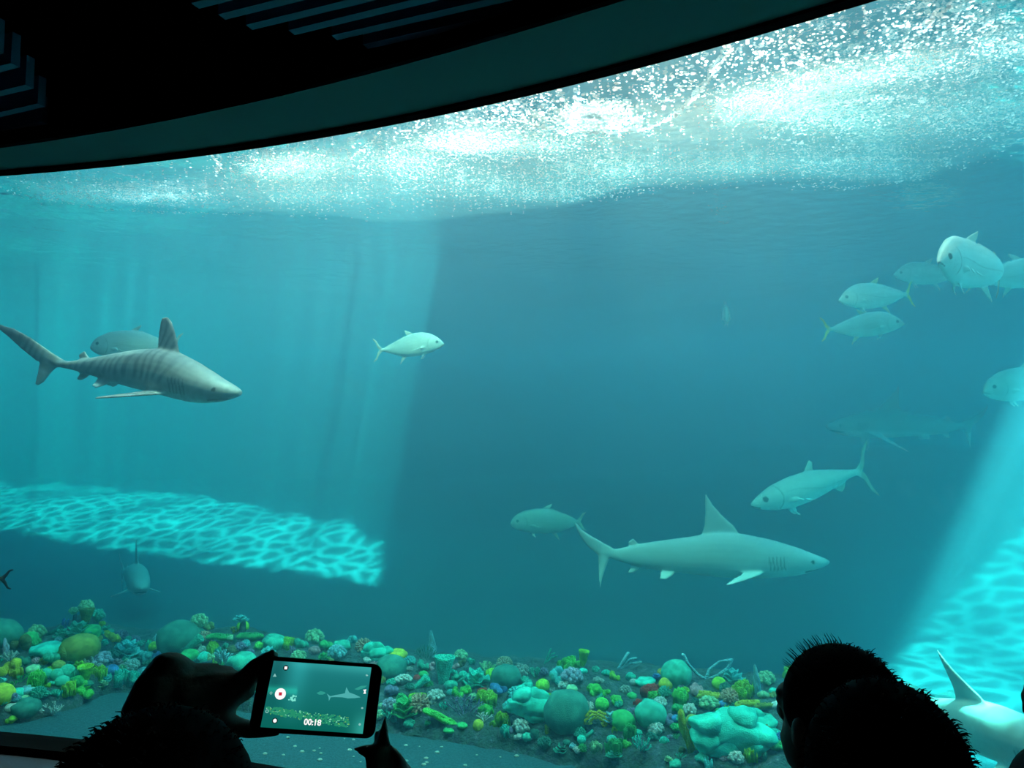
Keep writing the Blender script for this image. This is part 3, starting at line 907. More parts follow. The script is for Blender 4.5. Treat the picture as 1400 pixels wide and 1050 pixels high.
# ================================================================ THE REEF
base_px = [(-80, 990), (0, 992), (50, 983), (110, 965), (150, 948), (190, 946), (250, 958), (345, 976), (540, 1003), (700, 1030), (760, 1046), (900, 1078), (1060, 1110), (1130, 1120), (1250, 1120)]
top_px = [(-80, 872), (0, 874), (50, 872), (90, 858), (118, 840), (150, 862), (190, 880), (250, 872), (330, 866), (420, 885), (540, 904), (600, 912), (700, 918), (800, 916), (870, 926), (950, 928), (1060, 936), (1130, 940), (1250, 950)]
bw_ = [at_z(x, y, 0.0) for x, y in base_px]
f_az = np.array([p.x / p.y for p in bw_]); f_y = np.array([p.y for p in bw_])
RIDGE = 0.95
t_az, t_z = [], []
for x, y in top_px:
    r = ray(x, y); a_ = r.x / r.y
    yr = np.interp(a_, f_az, f_y) + RIDGE
    p = CAM + r * (yr / r.y)
    t_az.append(a_); t_z.append(p.z)
PT = [-.02, .0, .10, .22, .45, RIDGE, 1.3, 1.8, 2.3]
PZ = [-.1, .0, .34, .48, .72, 1.0, .92, .55, -.15]
def reef_h(x, y, rough=True):
    a_ = x / y
    z = float(np.interp(a_, t_az, t_z)) * float(np.interp(y - np.interp(a_, f_az, f_y), PT, PZ))
    end = 1 - float(smoothstep(.50, .56, a_)) + 0
    z *= end
    if rough and z > 0:
        z += .035 * noise.noise(Vector((x * 3.1, y * 3.1, 2))) + .02 * noise.noise(Vector((x * 9, y * 9, 4)))
    return z
vs, fs = [], []
NA, NT = 300, 60
for j in range(NT + 1):
    tt = -.02 + 2.34 * (j / NT) ** 1.25
    for i in range(NA + 1):
        a_ = -.80 + 1.37 * i / NA
        y = float(np.interp(a_, f_az, f_y)) + tt + .05 * noise.noise(Vector((a_ * 14, 3, 1)))
        x = a_ * y
        z = reef_h(x, y)
        v = Vector((x, y, z))
        v += Vector((noise.noise(v * 7), noise.noise(v * 7 + Vector((5, 5, 5))), noise.noise(v * 8 + Vector((9, 1, 5))) * .6)) * .045
        vs.append(v)
for j in range(NT):
    for i in range(NA):
        a = j * (NA + 1) + i
        fs.append((a, a + 1, a + NA + 2, a + NA + 1))
m, t, out = nt('reef_rock')
b = t.nodes.new('ShaderNodeBsdfPrincipled'); b.inputs['Roughness'].default_value = .9
tc = node(t, 'ShaderNodeTexCoord')
n1 = node(t, 'ShaderNodeTexNoise'); n1.inputs['Scale'].default_value = 11; n1.inputs['Detail'].default_value = 5; n1.inputs['Roughness'].default_value = .7
t.links.new(tc.outputs['Object'], n1.inputs['Vector'])
r1 = node(t, 'ShaderNodeValToRGB')
r1.color_ramp.elements[0].position = .32; r1.color_ramp.elements[0].color = (.025, .035, .06, 1)
r1.color_ramp.elements[1].position = .70; r1.color_ramp.elements[1].color = (.22, .27, .26, 1)
for p_, c_ in ((.42, (.045, .06, .09, 1)), (.52, (.045, .10, .085, 1)), (.60, (.075, .10, .16, 1))):
    e = r1.color_ramp.elements.new(p_); e.color = c_
t.links.new(n1.outputs['Fac'], r1.inputs[0]); t.links.new(r1.outputs[0], b.inputs['Base Color'])
n2 = node(t, 'ShaderNodeTexNoise'); n2.inputs['Scale'].default_value = 35; n2.inputs['Detail'].default_value = 6
t.links.new(tc.outputs['Object'], n2.inputs['Vector'])
bp = node(t, 'ShaderNodeBump'); bp.inputs['Strength'].default_value = .9; bp.inputs['Distance'].default_value = .03
t.links.new(n2.outputs['Fac'], bp.inputs['Height']); t.links.new(bp.outputs[0], b.inputs['Normal']); t.links.new(b.outputs[0], out.inputs[0])
rk = link_mesh('reef_rock', vs, fs, m)
tag(rk, 'long low bank of dark mottled rock on the sand under the corals', 'reef rock')

COLS = {'teal': (.06, .62, .50), 'turquoise': (.05, .85, .72), 'green': (.06, .62, .20), 'bright green': (.16, .85, .14), 'lime': (.45, .85, .06), 'yellow': (.90, .78, .08), 'olive': (.42, .45, .10),
        'pale green': (.50, .85, .52), 'white': (1.0, .98, .95), 'light blue': (.32, .70, .92), 'blue': (.10, .34, .85), 'lilac': (.62, .60, .82), 'pink': (1.0, .50, .38), 'red': (1.0, .07, .06),
        'orange': (1.0, .52, .05), 'dark teal': (.04, .30, .26), 'purple': (.30, .27, .50), 'grey': (.52, .56, .56), 'dark olive': (.16, .20, .07), 'mauve': (.85, .42, .52), 'cream': (1.0, .72, .55), 'cyan': (.15, .80, .92)}
MC = {}
def coral_mat(c, fine):
    k = (c, fine)
    if k not in MC:
        m, t, out = nt('coral_' + c.replace(' ', '_'))
        b = t.nodes.new('ShaderNodeBsdfPrincipled'); b.inputs['Roughness'].default_value = .75; b.inputs['Specular IOR Level'].default_value = .2
        tc = node(t, 'ShaderNodeTexCoord')
        v = node(t, 'ShaderNodeTexVoronoi'); v.inputs['Scale'].default_value = fine
        t.links.new(tc.outputs['Object'], v.inputs['Vector'])
        nn = node(t, 'ShaderNodeTexNoise'); nn.inputs['Scale'].default_value = 2.2; nn.inputs['Detail'].default_value = 4
        t.links.new(tc.outputs['Object'], nn.inputs['Vector'])
        rp = node(t, 'ShaderNodeValToRGB')
        cc = COLS[c]
        rp.color_ramp.elements[0].position = .35; rp.color_ramp.elements[0].color = tuple(x * .68 for x in cc) + (1,)
        rp.color_ramp.elements[1].position = .62; rp.color_ramp.elements[1].color = tuple(min(1, x * 1.15 + .02) for x in cc) + (1,)
        t.links.new(nn.outputs['Fac'], rp.inputs[0]); t.links.new(rp.outputs[0], b.inputs['Base Color'])
        bp = node(t, 'ShaderNodeBump'); bp.inputs['Strength'].default_value = .5 if fine < 20 else .2; bp.inputs['Distance'].default_value = .06
        t.links.new(v.outputs['Distance'], bp.inputs['Height']); t.links.new(bp.outputs[0], b.inputs['Normal'])
        t.links.new(b.outputs[0], out.inputs[0])
        MC[k] = m
    return MC[k]

def jit(mb, amp, sc, seed):
    o = Vector((seed * 3.1, seed * 1.7, seed * .9))
    for i, v in enumerate(mb.v):
        mb.v[i] = v + Vector((noise.noise(v * sc + o), noise.noise(v * sc + o * 2), noise.noise(v * sc + o * 3))) * amp
    return mb
def hemi_dirs(n, rnd, low=-.1):
    out = []
    for i in range(n):
        z = 1 - (i + .5) / n * (1 - low)
        a = i * 2.39996 + rnd.random() * .5
        r = math.sqrt(max(0, 1 - z * z))
        out.append(Vector((math.cos(a) * r, math.sin(a) * r, z)))
    return out
def c_dome(r):
    mb = MB().ball((0, 0, 0), (1, 1, .95), 32, 22); return jit(mb, .07, 1.6, r.random() * 9)
def c_flatdome(r):
    mb = MB().ball((0, 0, -.15), (1, .9, .6), 26, 16); return jit(mb, .16, 1.9, r.random() * 9)
def c_knob(r):
    mb = MB().ball((0, 0, 0), .68, 10, 7)
    for d in hemi_dirs(34, r):
        q = .72 + r.random() * .18
        mb.ball((d.x * q, d.y * q, d.z * q * .9), .19 + r.random() * .07, 7, 5)
    return mb
def c_flower(r):
    mb = MB().ball((0, 0, 0), (.74, .74, .68), 14, 10)
    for d in hemi_dirs(60, r, -.3):
        mb.tube([d * .35, d * .98 + Vector((r.uniform(-.06, .06),) * 3)], [.13, .11], 6)
    return mb
def c_branch(r):
    mb = MB()
    def br(p, d, ln, rad, k):
        q = p + d * ln
        mb.tube([p, (p + q) / 2 + Vector((r.uniform(-.04, .04), r.uniform(-.04, .04), 0)), q], [rad, rad * .9, rad * .75], 6)
        if k:
            for _ in range(2 + (r.random() > .5)):
                e = (d + Vector((r.uniform(-.75, .75), r.uniform(-.6, .6), r.uniform(-.1, .5)))).normalized()
                br(q, e, ln * .72, rad * .8, k - 1)
    for i in range(5):
        a = 2 * PI * i / 5 + r.random()
        br(Vector((0, 0, -.9)), Vector((math.cos(a) * .6, math.sin(a) * .6, 1)).normalized(), .75, .10, 2)
    return mb
def c_fan(r):
    mb = MB()
    def br(p, ang, ln, rad, k):
        q = p + Vector((math.sin(ang), r.uniform(-.08, .08), math.cos(ang))) * ln
        mb.tube([p, q], [rad, rad * .8], 6)
        if k:
            br(q, ang - r.uniform(.15, .5), ln * .78, rad * .8, k - 1); br(q, ang + r.uniform(.15, .5), ln * .78, rad * .8, k - 1)
    for a in (-.75, -.35, 0, .4, .8):
        br(Vector((0, 0, -.95)), a, .72, .075, 2)
    return mb
def c_fingers(r):
    mb = MB()
    for i in range(6):
        a = 2 * PI * i / 6; h = .6 + r.random() * .9; x, y = .35 * math.cos(a), .3 * math.sin(a)
        mb.tube([(x * .6, y * .6, -.9), (x, y, -.1), (x * 1.4, y * 1.3, h * .6), (x * 1.5, y * 1.4, h)], [.2, .22, .2, .15], 8)
    return jit(mb, .10, 3, r.random() * 9)
def c_spire(r):
    mb = MB()
    mb.tube([(0, 0, -1), (.03, 0, -.3), (-.04, 0, .4), (.02, 0, 1)], [.46, .50, .42, .24], 10)
    for i in range(9):
        a = r.random() * 6.28; z = r.uniform(-.7, .8)
        mb.ball((.38 * math.cos(a), .38 * math.sin(a), z), .2, 7, 5)
    return jit(mb, .06, 4, r.random() * 9)
def c_vase(r):
    prof = [(.25, -1), (.34, -.5), (.5, .1), (.66, .7), (.80, .98), (.70, 1.0), (.56, .65), (.38, .0), (.2, -.2)]
    n = 20; rings = []
    ph = r.random() * 6
    for (q, z) in prof:
        rings.append([(q * math.cos(2 * PI * k / n) * (1 + .08 * math.sin(3 * 2 * PI * k / n + ph)), q * math.sin(2 * PI * k / n), z) for k in range(n)])
    return MB().loft(rings)
def c_ring(r):
    mb = MB(); n = 18; rings = []
    for i in range(10):
        a = 2 * PI * i / 10
        R_, r_ = .72, .27
        rings.append([((R_ + r_ * math.cos(a)) * math.cos(2 * PI * k / n), r_ * math.sin(a) * .8 - .2, (R_ + r_ * math.cos(a)) * math.sin(2 * PI * k / n) * .75) for k in range(n)])
    mb.loft(rings + [rings[0]], cap=False)
    mb.tube([(0, .1, 0), (0, .9, -.5)], [.8, .5], 14)
    return mb
def c_plate(r):
    mb = MB()
    for L_ in range(3):
        n = 26; z0 = -.35 + L_ * .33; ph = r.random() * 6; R_ = 1.0 - .22 * L_; ox, oy = r.uniform(-.2, .2), r.uniform(-.2, .2)
        def ring(q, dz):
            return [(ox + q * R_ * math.cos(2 * PI * k / n) * (1 + .10 * math.sin(4 * 2 * PI * k / n + ph)), oy + q * R_ * math.sin(2 * PI * k / n), z0 + dz + .12 * q * math.sin(5 * 2 * PI * k / n + ph) + .22 * q * q) for k in range(n)]
        mb.loft([ring(.12, -.5), ring(.3, -.22), ring(.7, -.06), ring(1, 0), ring(1, .07), ring(.7, .03), ring(.25, -.05)])
    return mb
def c_frill(r):
    mb = MB()
    for L_ in range(5):
        a0 = r.random() * 6.28; n = 18; pts = []
        c, s_ = math.cos(a0), math.sin(a0)
        off = Vector((r.uniform(-.4, .4), r.uniform(-.35, .35), 0))
        rings = []
        for k in range(n + 1):
            u_ = -1 + 2 * k / n
            wv_ = .22 * math.sin(u_ * 8 + a0)
            h = (.85 + .2 * math.sin(u_ * 11)) * math.sqrt(max(.05, 1 - u_ * u_ * .8))
            x, y = u_ * .8, wv_
            def P(x, y, z): return off + Vector((c * x - s_ * y, s_ * x + c * y, z))
            rings.append([P(x, y - .04, -.6), P(x, y + wv_ * .5 - .05, h * .9), P(x, y + wv_ * .6, h), P(x, y + wv_ * .5 + .05, h * .9), P(x, y + .04, -.6)])
        mb.loft(rings)
    return mb
def c_leafy(r):
    mb = MB()
    mb.ball((0, .1, -.1), (.95, .5, .62), 40, 26)
    for i in range(6):
        a = 2 * PI * i / 6 + r.random() * .5
        mb.ball((.78 * math.cos(a), .12 * math.sin(a), .42 * math.sin(a)), (.42, .34, .34), 20, 14)
    jit(mb, .24, 1.5, r.random() * 9)
    return jit(mb, .05, 6, r.random() * 9)
def c_lumps(r):
    mb = MB()
    for i in range(9):
        a = r.random() * 6.28; q = r.random() ** .6 * .65
        mb.ball((q * math.cos(a), q * math.sin(a), r.uniform(-.3, .4)), r.uniform(.28, .46), 10, 7)
    return jit(mb, .12, 3, r.random() * 9)
def c_bar(r):
    mb = MB(); mb.tube([(-1, 0, 0), (-.4, .05, .06), (.3, 0, -.04), (1, 0, .03)], [.3, .36, .34, .28], 12)
    for i in range(8): mb.ball((r.uniform(-.9, .9), -.1, .3), .12, 6, 5)
    return jit(mb, .09, 3.2, r.random() * 9)
def c_tube(r):
    mb = MB(); n = 14; rings = []
    for (x, q) in [(-1, .26), (-.3, .28), (.5, .32), (.95, .40), (1.05, .36), (.9, .22), (.5, .16)]:
        rings.append([(x, q * math.cos(2 * PI * k / n), q * math.sin(2 * PI * k / n)) for k in range(n)])
    mb.loft(rings); return jit(mb, .06, 3, r.random() * 9)
def c_whip(r):
    mb = MB()
    mb.tube([(0, 0, -1), (0, 0, -.5), (-.35, 0, -.25), (-.75, .0, .3), (-.98, 0, .85)], [.10, .09, .075, .065, .085], 7)
    mb.tube([(0, 0, -.6), (.1, 0, .15), (.5, .05, .75), (.95, 0, .95)], [.08, .065, .06, .085], 7)
    mb.tube([(.0, 0, -.55), (.45, -.05, -.1), (.85, 0, .45), (.95, 0, .9)], [.08, .065, .065, .07], 7)
    return mb
def c_antler(r):
    mb = MB()
    mb.tube([(-.7, 0, -1), (-.45, 0, -.2), (-.05, 0, .9)], [.10, .09, .105], 7)
    mb.tube([(-.45, 0, -.4), (.1, .02, .1), (.75, 0, .35)], [.09, .08, .085], 7)
    mb.tube([(-.2, 0, -.1), (.1, 0, .45), (.45, 0, .6)], [.075, .07, .075], 7)
    mb.tube([(-.6, 0, -.75), (.2, .03, -.6), (1.0, 0, -.7)], [.08, .07, .065], 7)
    return mb
def c_squiggle(r):
    mb = MB()
    for L_ in range(3):
        pts = []
        for k in range(14):
            u_ = k / 13
            a = PI * (1.05 - 1.2 * u_)
            q = .95 - .25 * L_
            pts.append((q * math.cos(a) + .1 * math.sin(k * 2.3 + L_), -.1 * L_, q * math.sin(a) * .9 + .1 * math.cos(k * 2.6)))
        mb.tube(pts, .10, 6)
    return mb
def c_long(r):
    mb = MB(); mb.tube([(-.5, 0, 1), (-.35, 0, .5), (.05, 0, .05), (.3, 0, -.4), (.15, 0, -.95)], [.26, .3, .27, .30, .24], 12)
    for i in range(14):
        u_ = r.random(); mb.ball((-.4 + .6 * u_, -.22, .8 - 1.6 * u_), .1, 6, 5)
    return jit(mb, .10, 4, r.random() * 9)
KINDS = {'dome': (c_dome, 'smooth dome coral', 24), 'flatdome': (c_flatdome, 'low mound coral', 22), 'knob': (c_knob, 'cauliflower coral', 14), 'flower': (c_flower, 'spiky flower coral', 12), 'branch': (c_branch, 'branching coral', 10),
         'fan': (c_fan, 'fan coral', 10), 'fingers': (c_fingers, 'finger coral', 12), 'spire': (c_spire, 'upright spire coral', 12), 'vase': (c_vase, 'vase sponge', 10), 'ring': (c_ring, 'cup coral with round opening', 10),
         'plate': (c_plate, 'ruffled plate coral', 10), 'frill': (c_frill, 'frilly lettuce coral', 12), 'leafy': (c_leafy, 'broad lobed coral', 26), 'lumps': (c_lumps, 'lumpy coral', 14), 'bar': (c_bar, 'bar shaped sponge', 14),
         'tube': (c_tube, 'tube sponge', 10), 'whip': (c_whip, 'sea whip with thin arms', 10), 'antler': (c_antler, 'antler coral', 10), 'squiggle': (c_squiggle, 'coral with wavy ridges', 12), 'long': (c_long, 'long curved finger coral', 16)}
# px, py, half width px, kind, colour, (height factor), (tilt deg)  -- the ones with a name first: they are the landmarks
ANCH = [
 (775, 974, 26, 'dome', 'dark teal', 1, 0, 'biggest smooth green dome coral in the middle of the reef', 'big middle dome'),
 (1003, 1004, 42, 'leafy', 'turquoise', .85, 0, 'wide bright turquoise coral near the man with dark hair', 'wide turquoise coral'),
 (940, 1012, 14, 'long', 'yellow', 2.0, 0, 'long yellow finger coral hanging down the front of the reef', 'long yellow finger coral'),
 (797, 904, 8, 'vase', 'lime', 1.5, 0, 'tall yellow green vase sponge standing on the reef top', 'yellow vase sponge'),
 (858, 909, 19, 'antler', 'light blue', .75, 0, 'thin blue antler coral standing on the reef top', 'blue antler coral'),
 (966, 918, 28, 'whip', 'light blue', .6, 0, 'pale blue sea whip with long thin curled arms', 'pale sea whip'),
 (607, 922, 15, 'vase', 'turquoise', 1.3, 0, 'fat turquoise jar shaped sponge right of the phone', 'turquoise jar sponge'),
 (244, 874, 22, 'dome', 'dark teal', .9, 0, 'large dim teal dome coral behind the raised left hand', 'large left dome'),
 (118, 844, 10, 'vase', 'olive', .9, 0, 'yellow olive cup sponge on the highest left peak', 'peak cup sponge'),
 (110, 886, 19, 'dome', 'olive', .8, 0, 'round olive dome coral on the left mound', 'olive dome'),
 (690, 908, 9, 'flower', 'cream', .9, 0, 'cream flower coral on top of a dark dome', 'cream flower coral'),
 (573, 964, 12, 'flower', 'pink', 1, 0, 'pink flower coral on the reef face right of the phone', 'pink flower coral'),
 (591, 888, 9, 'spire', 'light blue', 1.9, 0, 'light blue spire coral right of the phone top', 'light blue spire'),
 (1036, 940, 8, 'spire', 'light blue', 2.6, 0, 'tall light blue spire coral near the dark haired man', 'tall right spire'),
 (638, 966, 18, 'fan', 'purple', .9, 0, 'purple fan coral on the reef face', 'purple fan'),
 (815, 988, 17, 'squiggle', 'yellow', .8, 0, 'yellow and green coral of wavy ridges right of the big dome', 'wavy ridge coral'),
 (541, 894, 14, 'flatdome', 'yellow', .8, 0, 'yellow mound coral beside the upper right phone corner', 'yellow mound coral'),
 (892, 945, 13, 'frill', 'red', .6, 0, 'red frilly coral below the blue antler coral', 'red frilly coral'),
 (954, 946, 11, 'lumps', 'mauve', 1.1, 0, 'mauve lumpy coral with a pale top', 'mauve coral'),
 (998, 954, 11, 'flower', 'pink', .9, 0, 'pink flower coral above the wide turquoise coral', 'right pink flower coral'),
 (280, 873, 8, 'flower', 'pink', .9, 0, 'small pink flower coral in front of the large left dome', 'left pink coral'),
 (70, 971, 11, 'branch', 'white', .9, 0, 'white branching coral low on the left reef edge', 'left white coral'),
 (2, 949, 13, 'dome', 'yellow', .9, 0, 'yellow olive dome coral cut by the left edge', 'left edge yellow dome'),
 (308, 898, 13, 'branch', 'light blue', .8, 0, 'light blue star shaped coral left of the phone finger', 'light blue star coral'),
 (733, 966, 29, 'leafy', 'turquoise', .9, 0, 'turquoise lobed coral left of the biggest dome', 'left turquoise coral'),
 (497, 884, 9, 'flower', 'pink', 1, 0, 'salmon pink coral above the phone', 'salmon coral above the phone'),
 (12, 915, 13, 'lumps', 'yellow', 1, 0, 'yellow lumpy coral at the left edge', 'left edge yellow coral'),
 (682, 943, 12, 'lumps', 'blue', 1, 0, 'deep blue clustered coral under the dark dome', 'deep blue coral'),
 (878, 1020, 12, 'branch', 'turquoise', 1.2, 0, 'turquoise branching coral low on the right reef face', 'low turquoise branches'),
]
REST = """118 830 8 knob palegreen;101 836 5 knob palegreen;133 843 8 knob teal;107 862 13 plate teal 1;125 862 11 flatdome green 1.2;139 854 4 knob lime;152 872 10 lumps yellow;50 867 9 knob palegreen 1.2;30 880 12 lumps darkolive;65 886 17 flatdome turquoise .7;85 868 9 plate teal;
8 889 6 spire lilac 1.7;14 898 8 branch white;95 892 13 lumps olive 1.2;134 905 14 knob lilac .8;151 915 9 flatdome blue 1;172 889 13 plate cyan;180 912 9 knob white;172 930 15 frill turquoise .7;46 914 8 flatdome palegreen;92 919 8 dome teal;78 923 7 dome teal;63 921 6 dome teal;22 920 7 frill yellow;
52 931 11 frill brightgreen;117 922 10 vase lime .9;135 921 9 frill lime;116 945 11 lumps brightgreen;98 943 9 frill lime;40 941 10 flatdome lightblue .7;15 985 7 lumps lime;36 965 15 flatdome darkteal;-2 868 22 dome darkteal .8;35 905 9 lumps darkteal;70 900 10 lumps teal;
273 850 9 knob palegreen;286 858 7 lumps olive;331 846 9 plate cyan .6;332 857 7 dome lime;321 863 6 branch yellow;302 871 13 bar green .8;342 870 12 bar green .9;211 885 6 dome lime;262 882 12 tube teal;259 896 12 flatdome green 1.1;279 900 7 dome turquoise;331 902 17 flatdome teal 1;290 889 8 frill lime;218 897 9 lumps blue;200 898 10 lumps cyan;
355 884 8 lumps brightgreen;375 876 14 flatdome teal;393 882 9 frill lime;430 873 11 knob palegreen;408 899 9 knob palegreen;460 894 11 knob lightblue;445 884 10 lumps green;515 892 16 leafy turquoise;535 913 18 dome darkteal .8;551 930 10 knob white .7;468 881 10 flatdome teal;480 876 8 lumps cyan;412 881 9 lumps teal;365 893 9 plate cyan;
582 893 9 fan darkteal 1.4;630 897 8 knob palegreen;631 908 6 lumps darkolive;613 917 5 ring turquoise;600 908 6 tube turquoise;570 927 4 dome red;573 936 12 tube turquoise 1;623 912 6 lumps mauve;665 913 10 branch palegreen;672 922 7 dome lime;692 926 17 dome darkteal .9;712 919 10 knob grey;654 929 16 plate turquoise;633 923 6 ring turquoise;
657 945 8 lumps red .7;665 956 12 frill lime .8;596 952 10 knob white .8;625 948 8 lumps brightgreen;637 945 8 lumps brightgreen;571 951 8 bar lime;604 982 18 bar brightgreen .6;554 969 16 plate green;664 972 11 frill brightgreen .6;662 980 9 branch white .7;654 992 6 dome yellow 1.2;687 988 10 frill lime;701 967 12 knob cyan .8;712 995 10 knob white;
614 998 7 flatdome green .6;632 991 7 flatdome green .6;706 950 10 knob cyan;720 945 12 leafy turquoise;752 901 10 antler teal 1.2;777 910 12 frill brightgreen .8;829 920 6 ring turquoise .7;797 917 6 flatdome turquoise;742 938 8 dome lime;762 925 12 lumps cyan;782 927 13 knob lilac;773 938 8 knob white .8;732 920 7 branch teal 1.3;
811 943 13 lumps brightgreen .9;828 948 6 lumps brightgreen;823 963 8 dome brightgreen;841 956 10 lumps brightgreen .8;804 967 7 knob white;838 982 10 plate lightblue;851 982 15 flatdome green 1.3;865 976 9 lumps purple 1.3;873 965 6 frill red 1.2;882 931 12 flatdome turquoise .6;894 949 11 frill brightgreen .5;884 962 7 ring turquoise;890 977 18 dome teal .9;
748 998 5 spire yellow 1.5;795 1011 5 dome turquoise;804 1005 7 tube teal;841 1021 10 frill green;857 1018 7 lumps brightgreen;897 998 9 knob white;840 1031 10 plate teal .5;862 925 6 ring turquoise;840 925 7 lumps lime;818 932 8 lumps grey;910 936 8 dome yellow;983 935 8 dome lime;908 918 8 flatdome orange .7;925 922 17 dome teal;1003 925 12 plate cyan;
930 954 11 frill brightgreen;927 970 9 lumps green;903 962 8 knob white;943 972 8 knob white 1.1;908 1013 6 ring turquoise;947 986 8 dome olive;980 1003 10 flower white .9;1048 929 10 knob palegreen;1058 944 6 flatdome turquoise;1017 947 13 frill lime;970 951 13 bar yellow;968 963 12 knob palegreen .8;1022 962 11 bar yellow;1046 965 9 bar olive;
1017 973 5 knob yellow;1007 1038 9 knob white;1027 1035 7 frill lime 1.3;1060 1003 7 ring turquoise;1078 922 9 frill lime;1030 988 22 leafy turquoise;1074 960 10 lumps teal;1090 950 12 dome teal;1062 1020 10 lumps green;1085 985 10 knob cyan;700 985 7 lumps grey;960 1038 9 lumps teal;985 975 9 lumps green;730 1002 8 lumps darkteal;860 1000 9 frill green;
915 985 8 lumps purple;560 990 8 lumps teal;535 945 10 lumps purple;533 965 9 knob lilac;590 912 6 lumps mauve;560 905 7 knob cyan;578 910 8 lumps teal;645 905 6 lumps teal;720 932 8 lumps teal;815 915 6 lumps teal;855 945 7 knob grey;760 950 5 knob cyan"""
CN = {k.replace(' ', ''): k for k in COLS}
rnd = random.Random(11)
def reef_hit(px, py):
    r = ray(px, py)
    a_ = r.x / r.y
    y0 = float(np.interp(a_, f_az, f_y)) - .1
    y = y0
    while y < y0 + 2.3:
        p = CAM + r * (y / r.y)
        if p.z < reef_h(p.x, p.y):
            return p
        y += .01
    return None
MESHES = {}
used, corals = set(), []
def place_coral(px, py, rp_, kind, colour, hf=1.0, label=None, variants=3, far=False):
    fn, words, fine = KINDS[kind]
    key = (kind, colour, rnd.randrange(variants))
    if key not in MESHES:
        mb = fn(random.Random(hash(kind) % 1 + sum(map(ord, kind)) + key[2] * 17))
        MESHES[key] = mb.obj(kind + '_coral', coral_mat(colour, fine)).data
        bpy.data.objects.remove([o for o in COL.objects if o.data == MESHES[key]][0])
    hit = reef_hit(px, py + rp_ * hf * .55)
    if hit is None:
        r = ray(px, py)
        y = float(np.interp(r.x / r.y, f_az, f_y)) + RIDGE * (1.0 if not far else 1.25)
    else:
        y = hit.y
    r = ray(px, py)
    p = CAM + r * (y / r.y)
    s_ = rp_ * y / F_PX * (1.2 if px > 300 else 1.3)
    names = {'vase': 'vase_sponge', 'tube': 'tube_sponge', 'bar': 'bar_sponge', 'whip': 'sea_whip'}
    nm = names.get(kind, words.split()[-1] + '' if False else 'coral')
    pretty = {'dome': 'dome_coral', 'flatdome': 'mound_coral', 'knob': 'cauliflower_coral', 'flower': 'flower_coral', 'branch': 'branching_coral', 'fan': 'fan_coral', 'fingers': 'finger_coral', 'spire': 'spire_coral', 'ring': 'cup_coral',
              'plate': 'plate_coral', 'frill': 'lettuce_coral', 'leafy': 'lobed_coral', 'lumps': 'lumpy_coral', 'antler': 'antler_coral', 'squiggle': 'ridged_coral', 'long': 'finger_coral'}
    o = bpy.data.objects.new(names.get(kind) or pretty[kind], MESHES[key])
    COL.objects.link(o)
    o.location = p
    o.scale = (s_, s_, s_ * hf)
    o.rotation_euler = (R(rnd.uniform(-8, 8)), R(rnd.uniform(-8, 8)) + (-.6 if kind == 'tube' else 0) + (.5 if (kind == 'bar' and rp_ > 16) else 0), 0 if kind in ('antler', 'whip', 'squiggle', 'long', 'fan', 'ring', 'tube', 'bar', 'leafy') else rnd.uniform(0, 6.28))
    tag(o, label, 'sponge' if 'sponge' in (names.get(kind) or '') else 'coral', words.replace('with round opening', '').strip() + 's on the reef')
    # a stub of rock under corals that stand clear of the bank
    zb_ = reef_h(p.x, p.y)
    if p.z - s_ * hf * .8 > zb_ - .01 and kind not in ():
        k = MB().tube([(p.x, p.y + .01, zb_ - .06), (p.x + rnd.uniform(-.01, .01), p.y + .01, p.z - s_ * hf * .55)], [s_ * .5, s_ * .34], 8)
        stubs.append(k)
    corals.append((px, py, rp_, kind, colour, o))
    return o
stubs = []
for q in ANCH:
    place_coral(*q[:6], label=q[7])
    used.add(q[7])
for row in REST.replace('\n', '').split(';'):
    w = row.split()
    place_coral(float(w[0]), float(w[1]), float(w[2]), w[3], CN[w[4]], float(w[5]) if len(w) > 5 else 1.0)
# small colonies filling the bank between the named ones
pal = ['teal'] * 5 + ['dark teal'] * 5 + ['green'] * 4 + ['turquoise'] * 3 + ['pale green'] * 2 + ['lime'] * 2 + ['cyan', 'light blue', 'white', 'purple', 'purple', 'grey', 'olive', 'dark olive', 'mauve', 'blue']
n_fill = 0
tries = 0
while n_fill < 300 and tries < 15000:
    tries += 1
    px = rnd.uniform(-10, 1100) if rnd.random() < .6 else rnd.uniform(-10, 380)
    tp = np.interp(px, [q[0] for q in top_px], [q[1] for q in top_px]); bs = np.interp(px, [q[0] for q in base_px], [q[1] for q in base_px])
    v = rnd.random()
    py = tp + (bs - tp) * (v * .84 - .02)
    if py > 1052: continue
    rr = rnd.uniform(4, 8.5)
    if any((px - c[0]) ** 2 + (py - c[1]) ** 2 < ((rr + min(c[2], 18)) * .62) ** 2 for c in corals): continue
    k = rnd.choice(['knob', 'knob', 'lumps', 'lumps', 'dome', 'flatdome', 'plate', 'frill', 'ring', 'flower', 'branch', 'fingers', 'tube'])
    place_coral(px, py, rr, k, rnd.choice(pal), rnd.uniform(.75, 1.15), variants=2)
    n_fill += 1
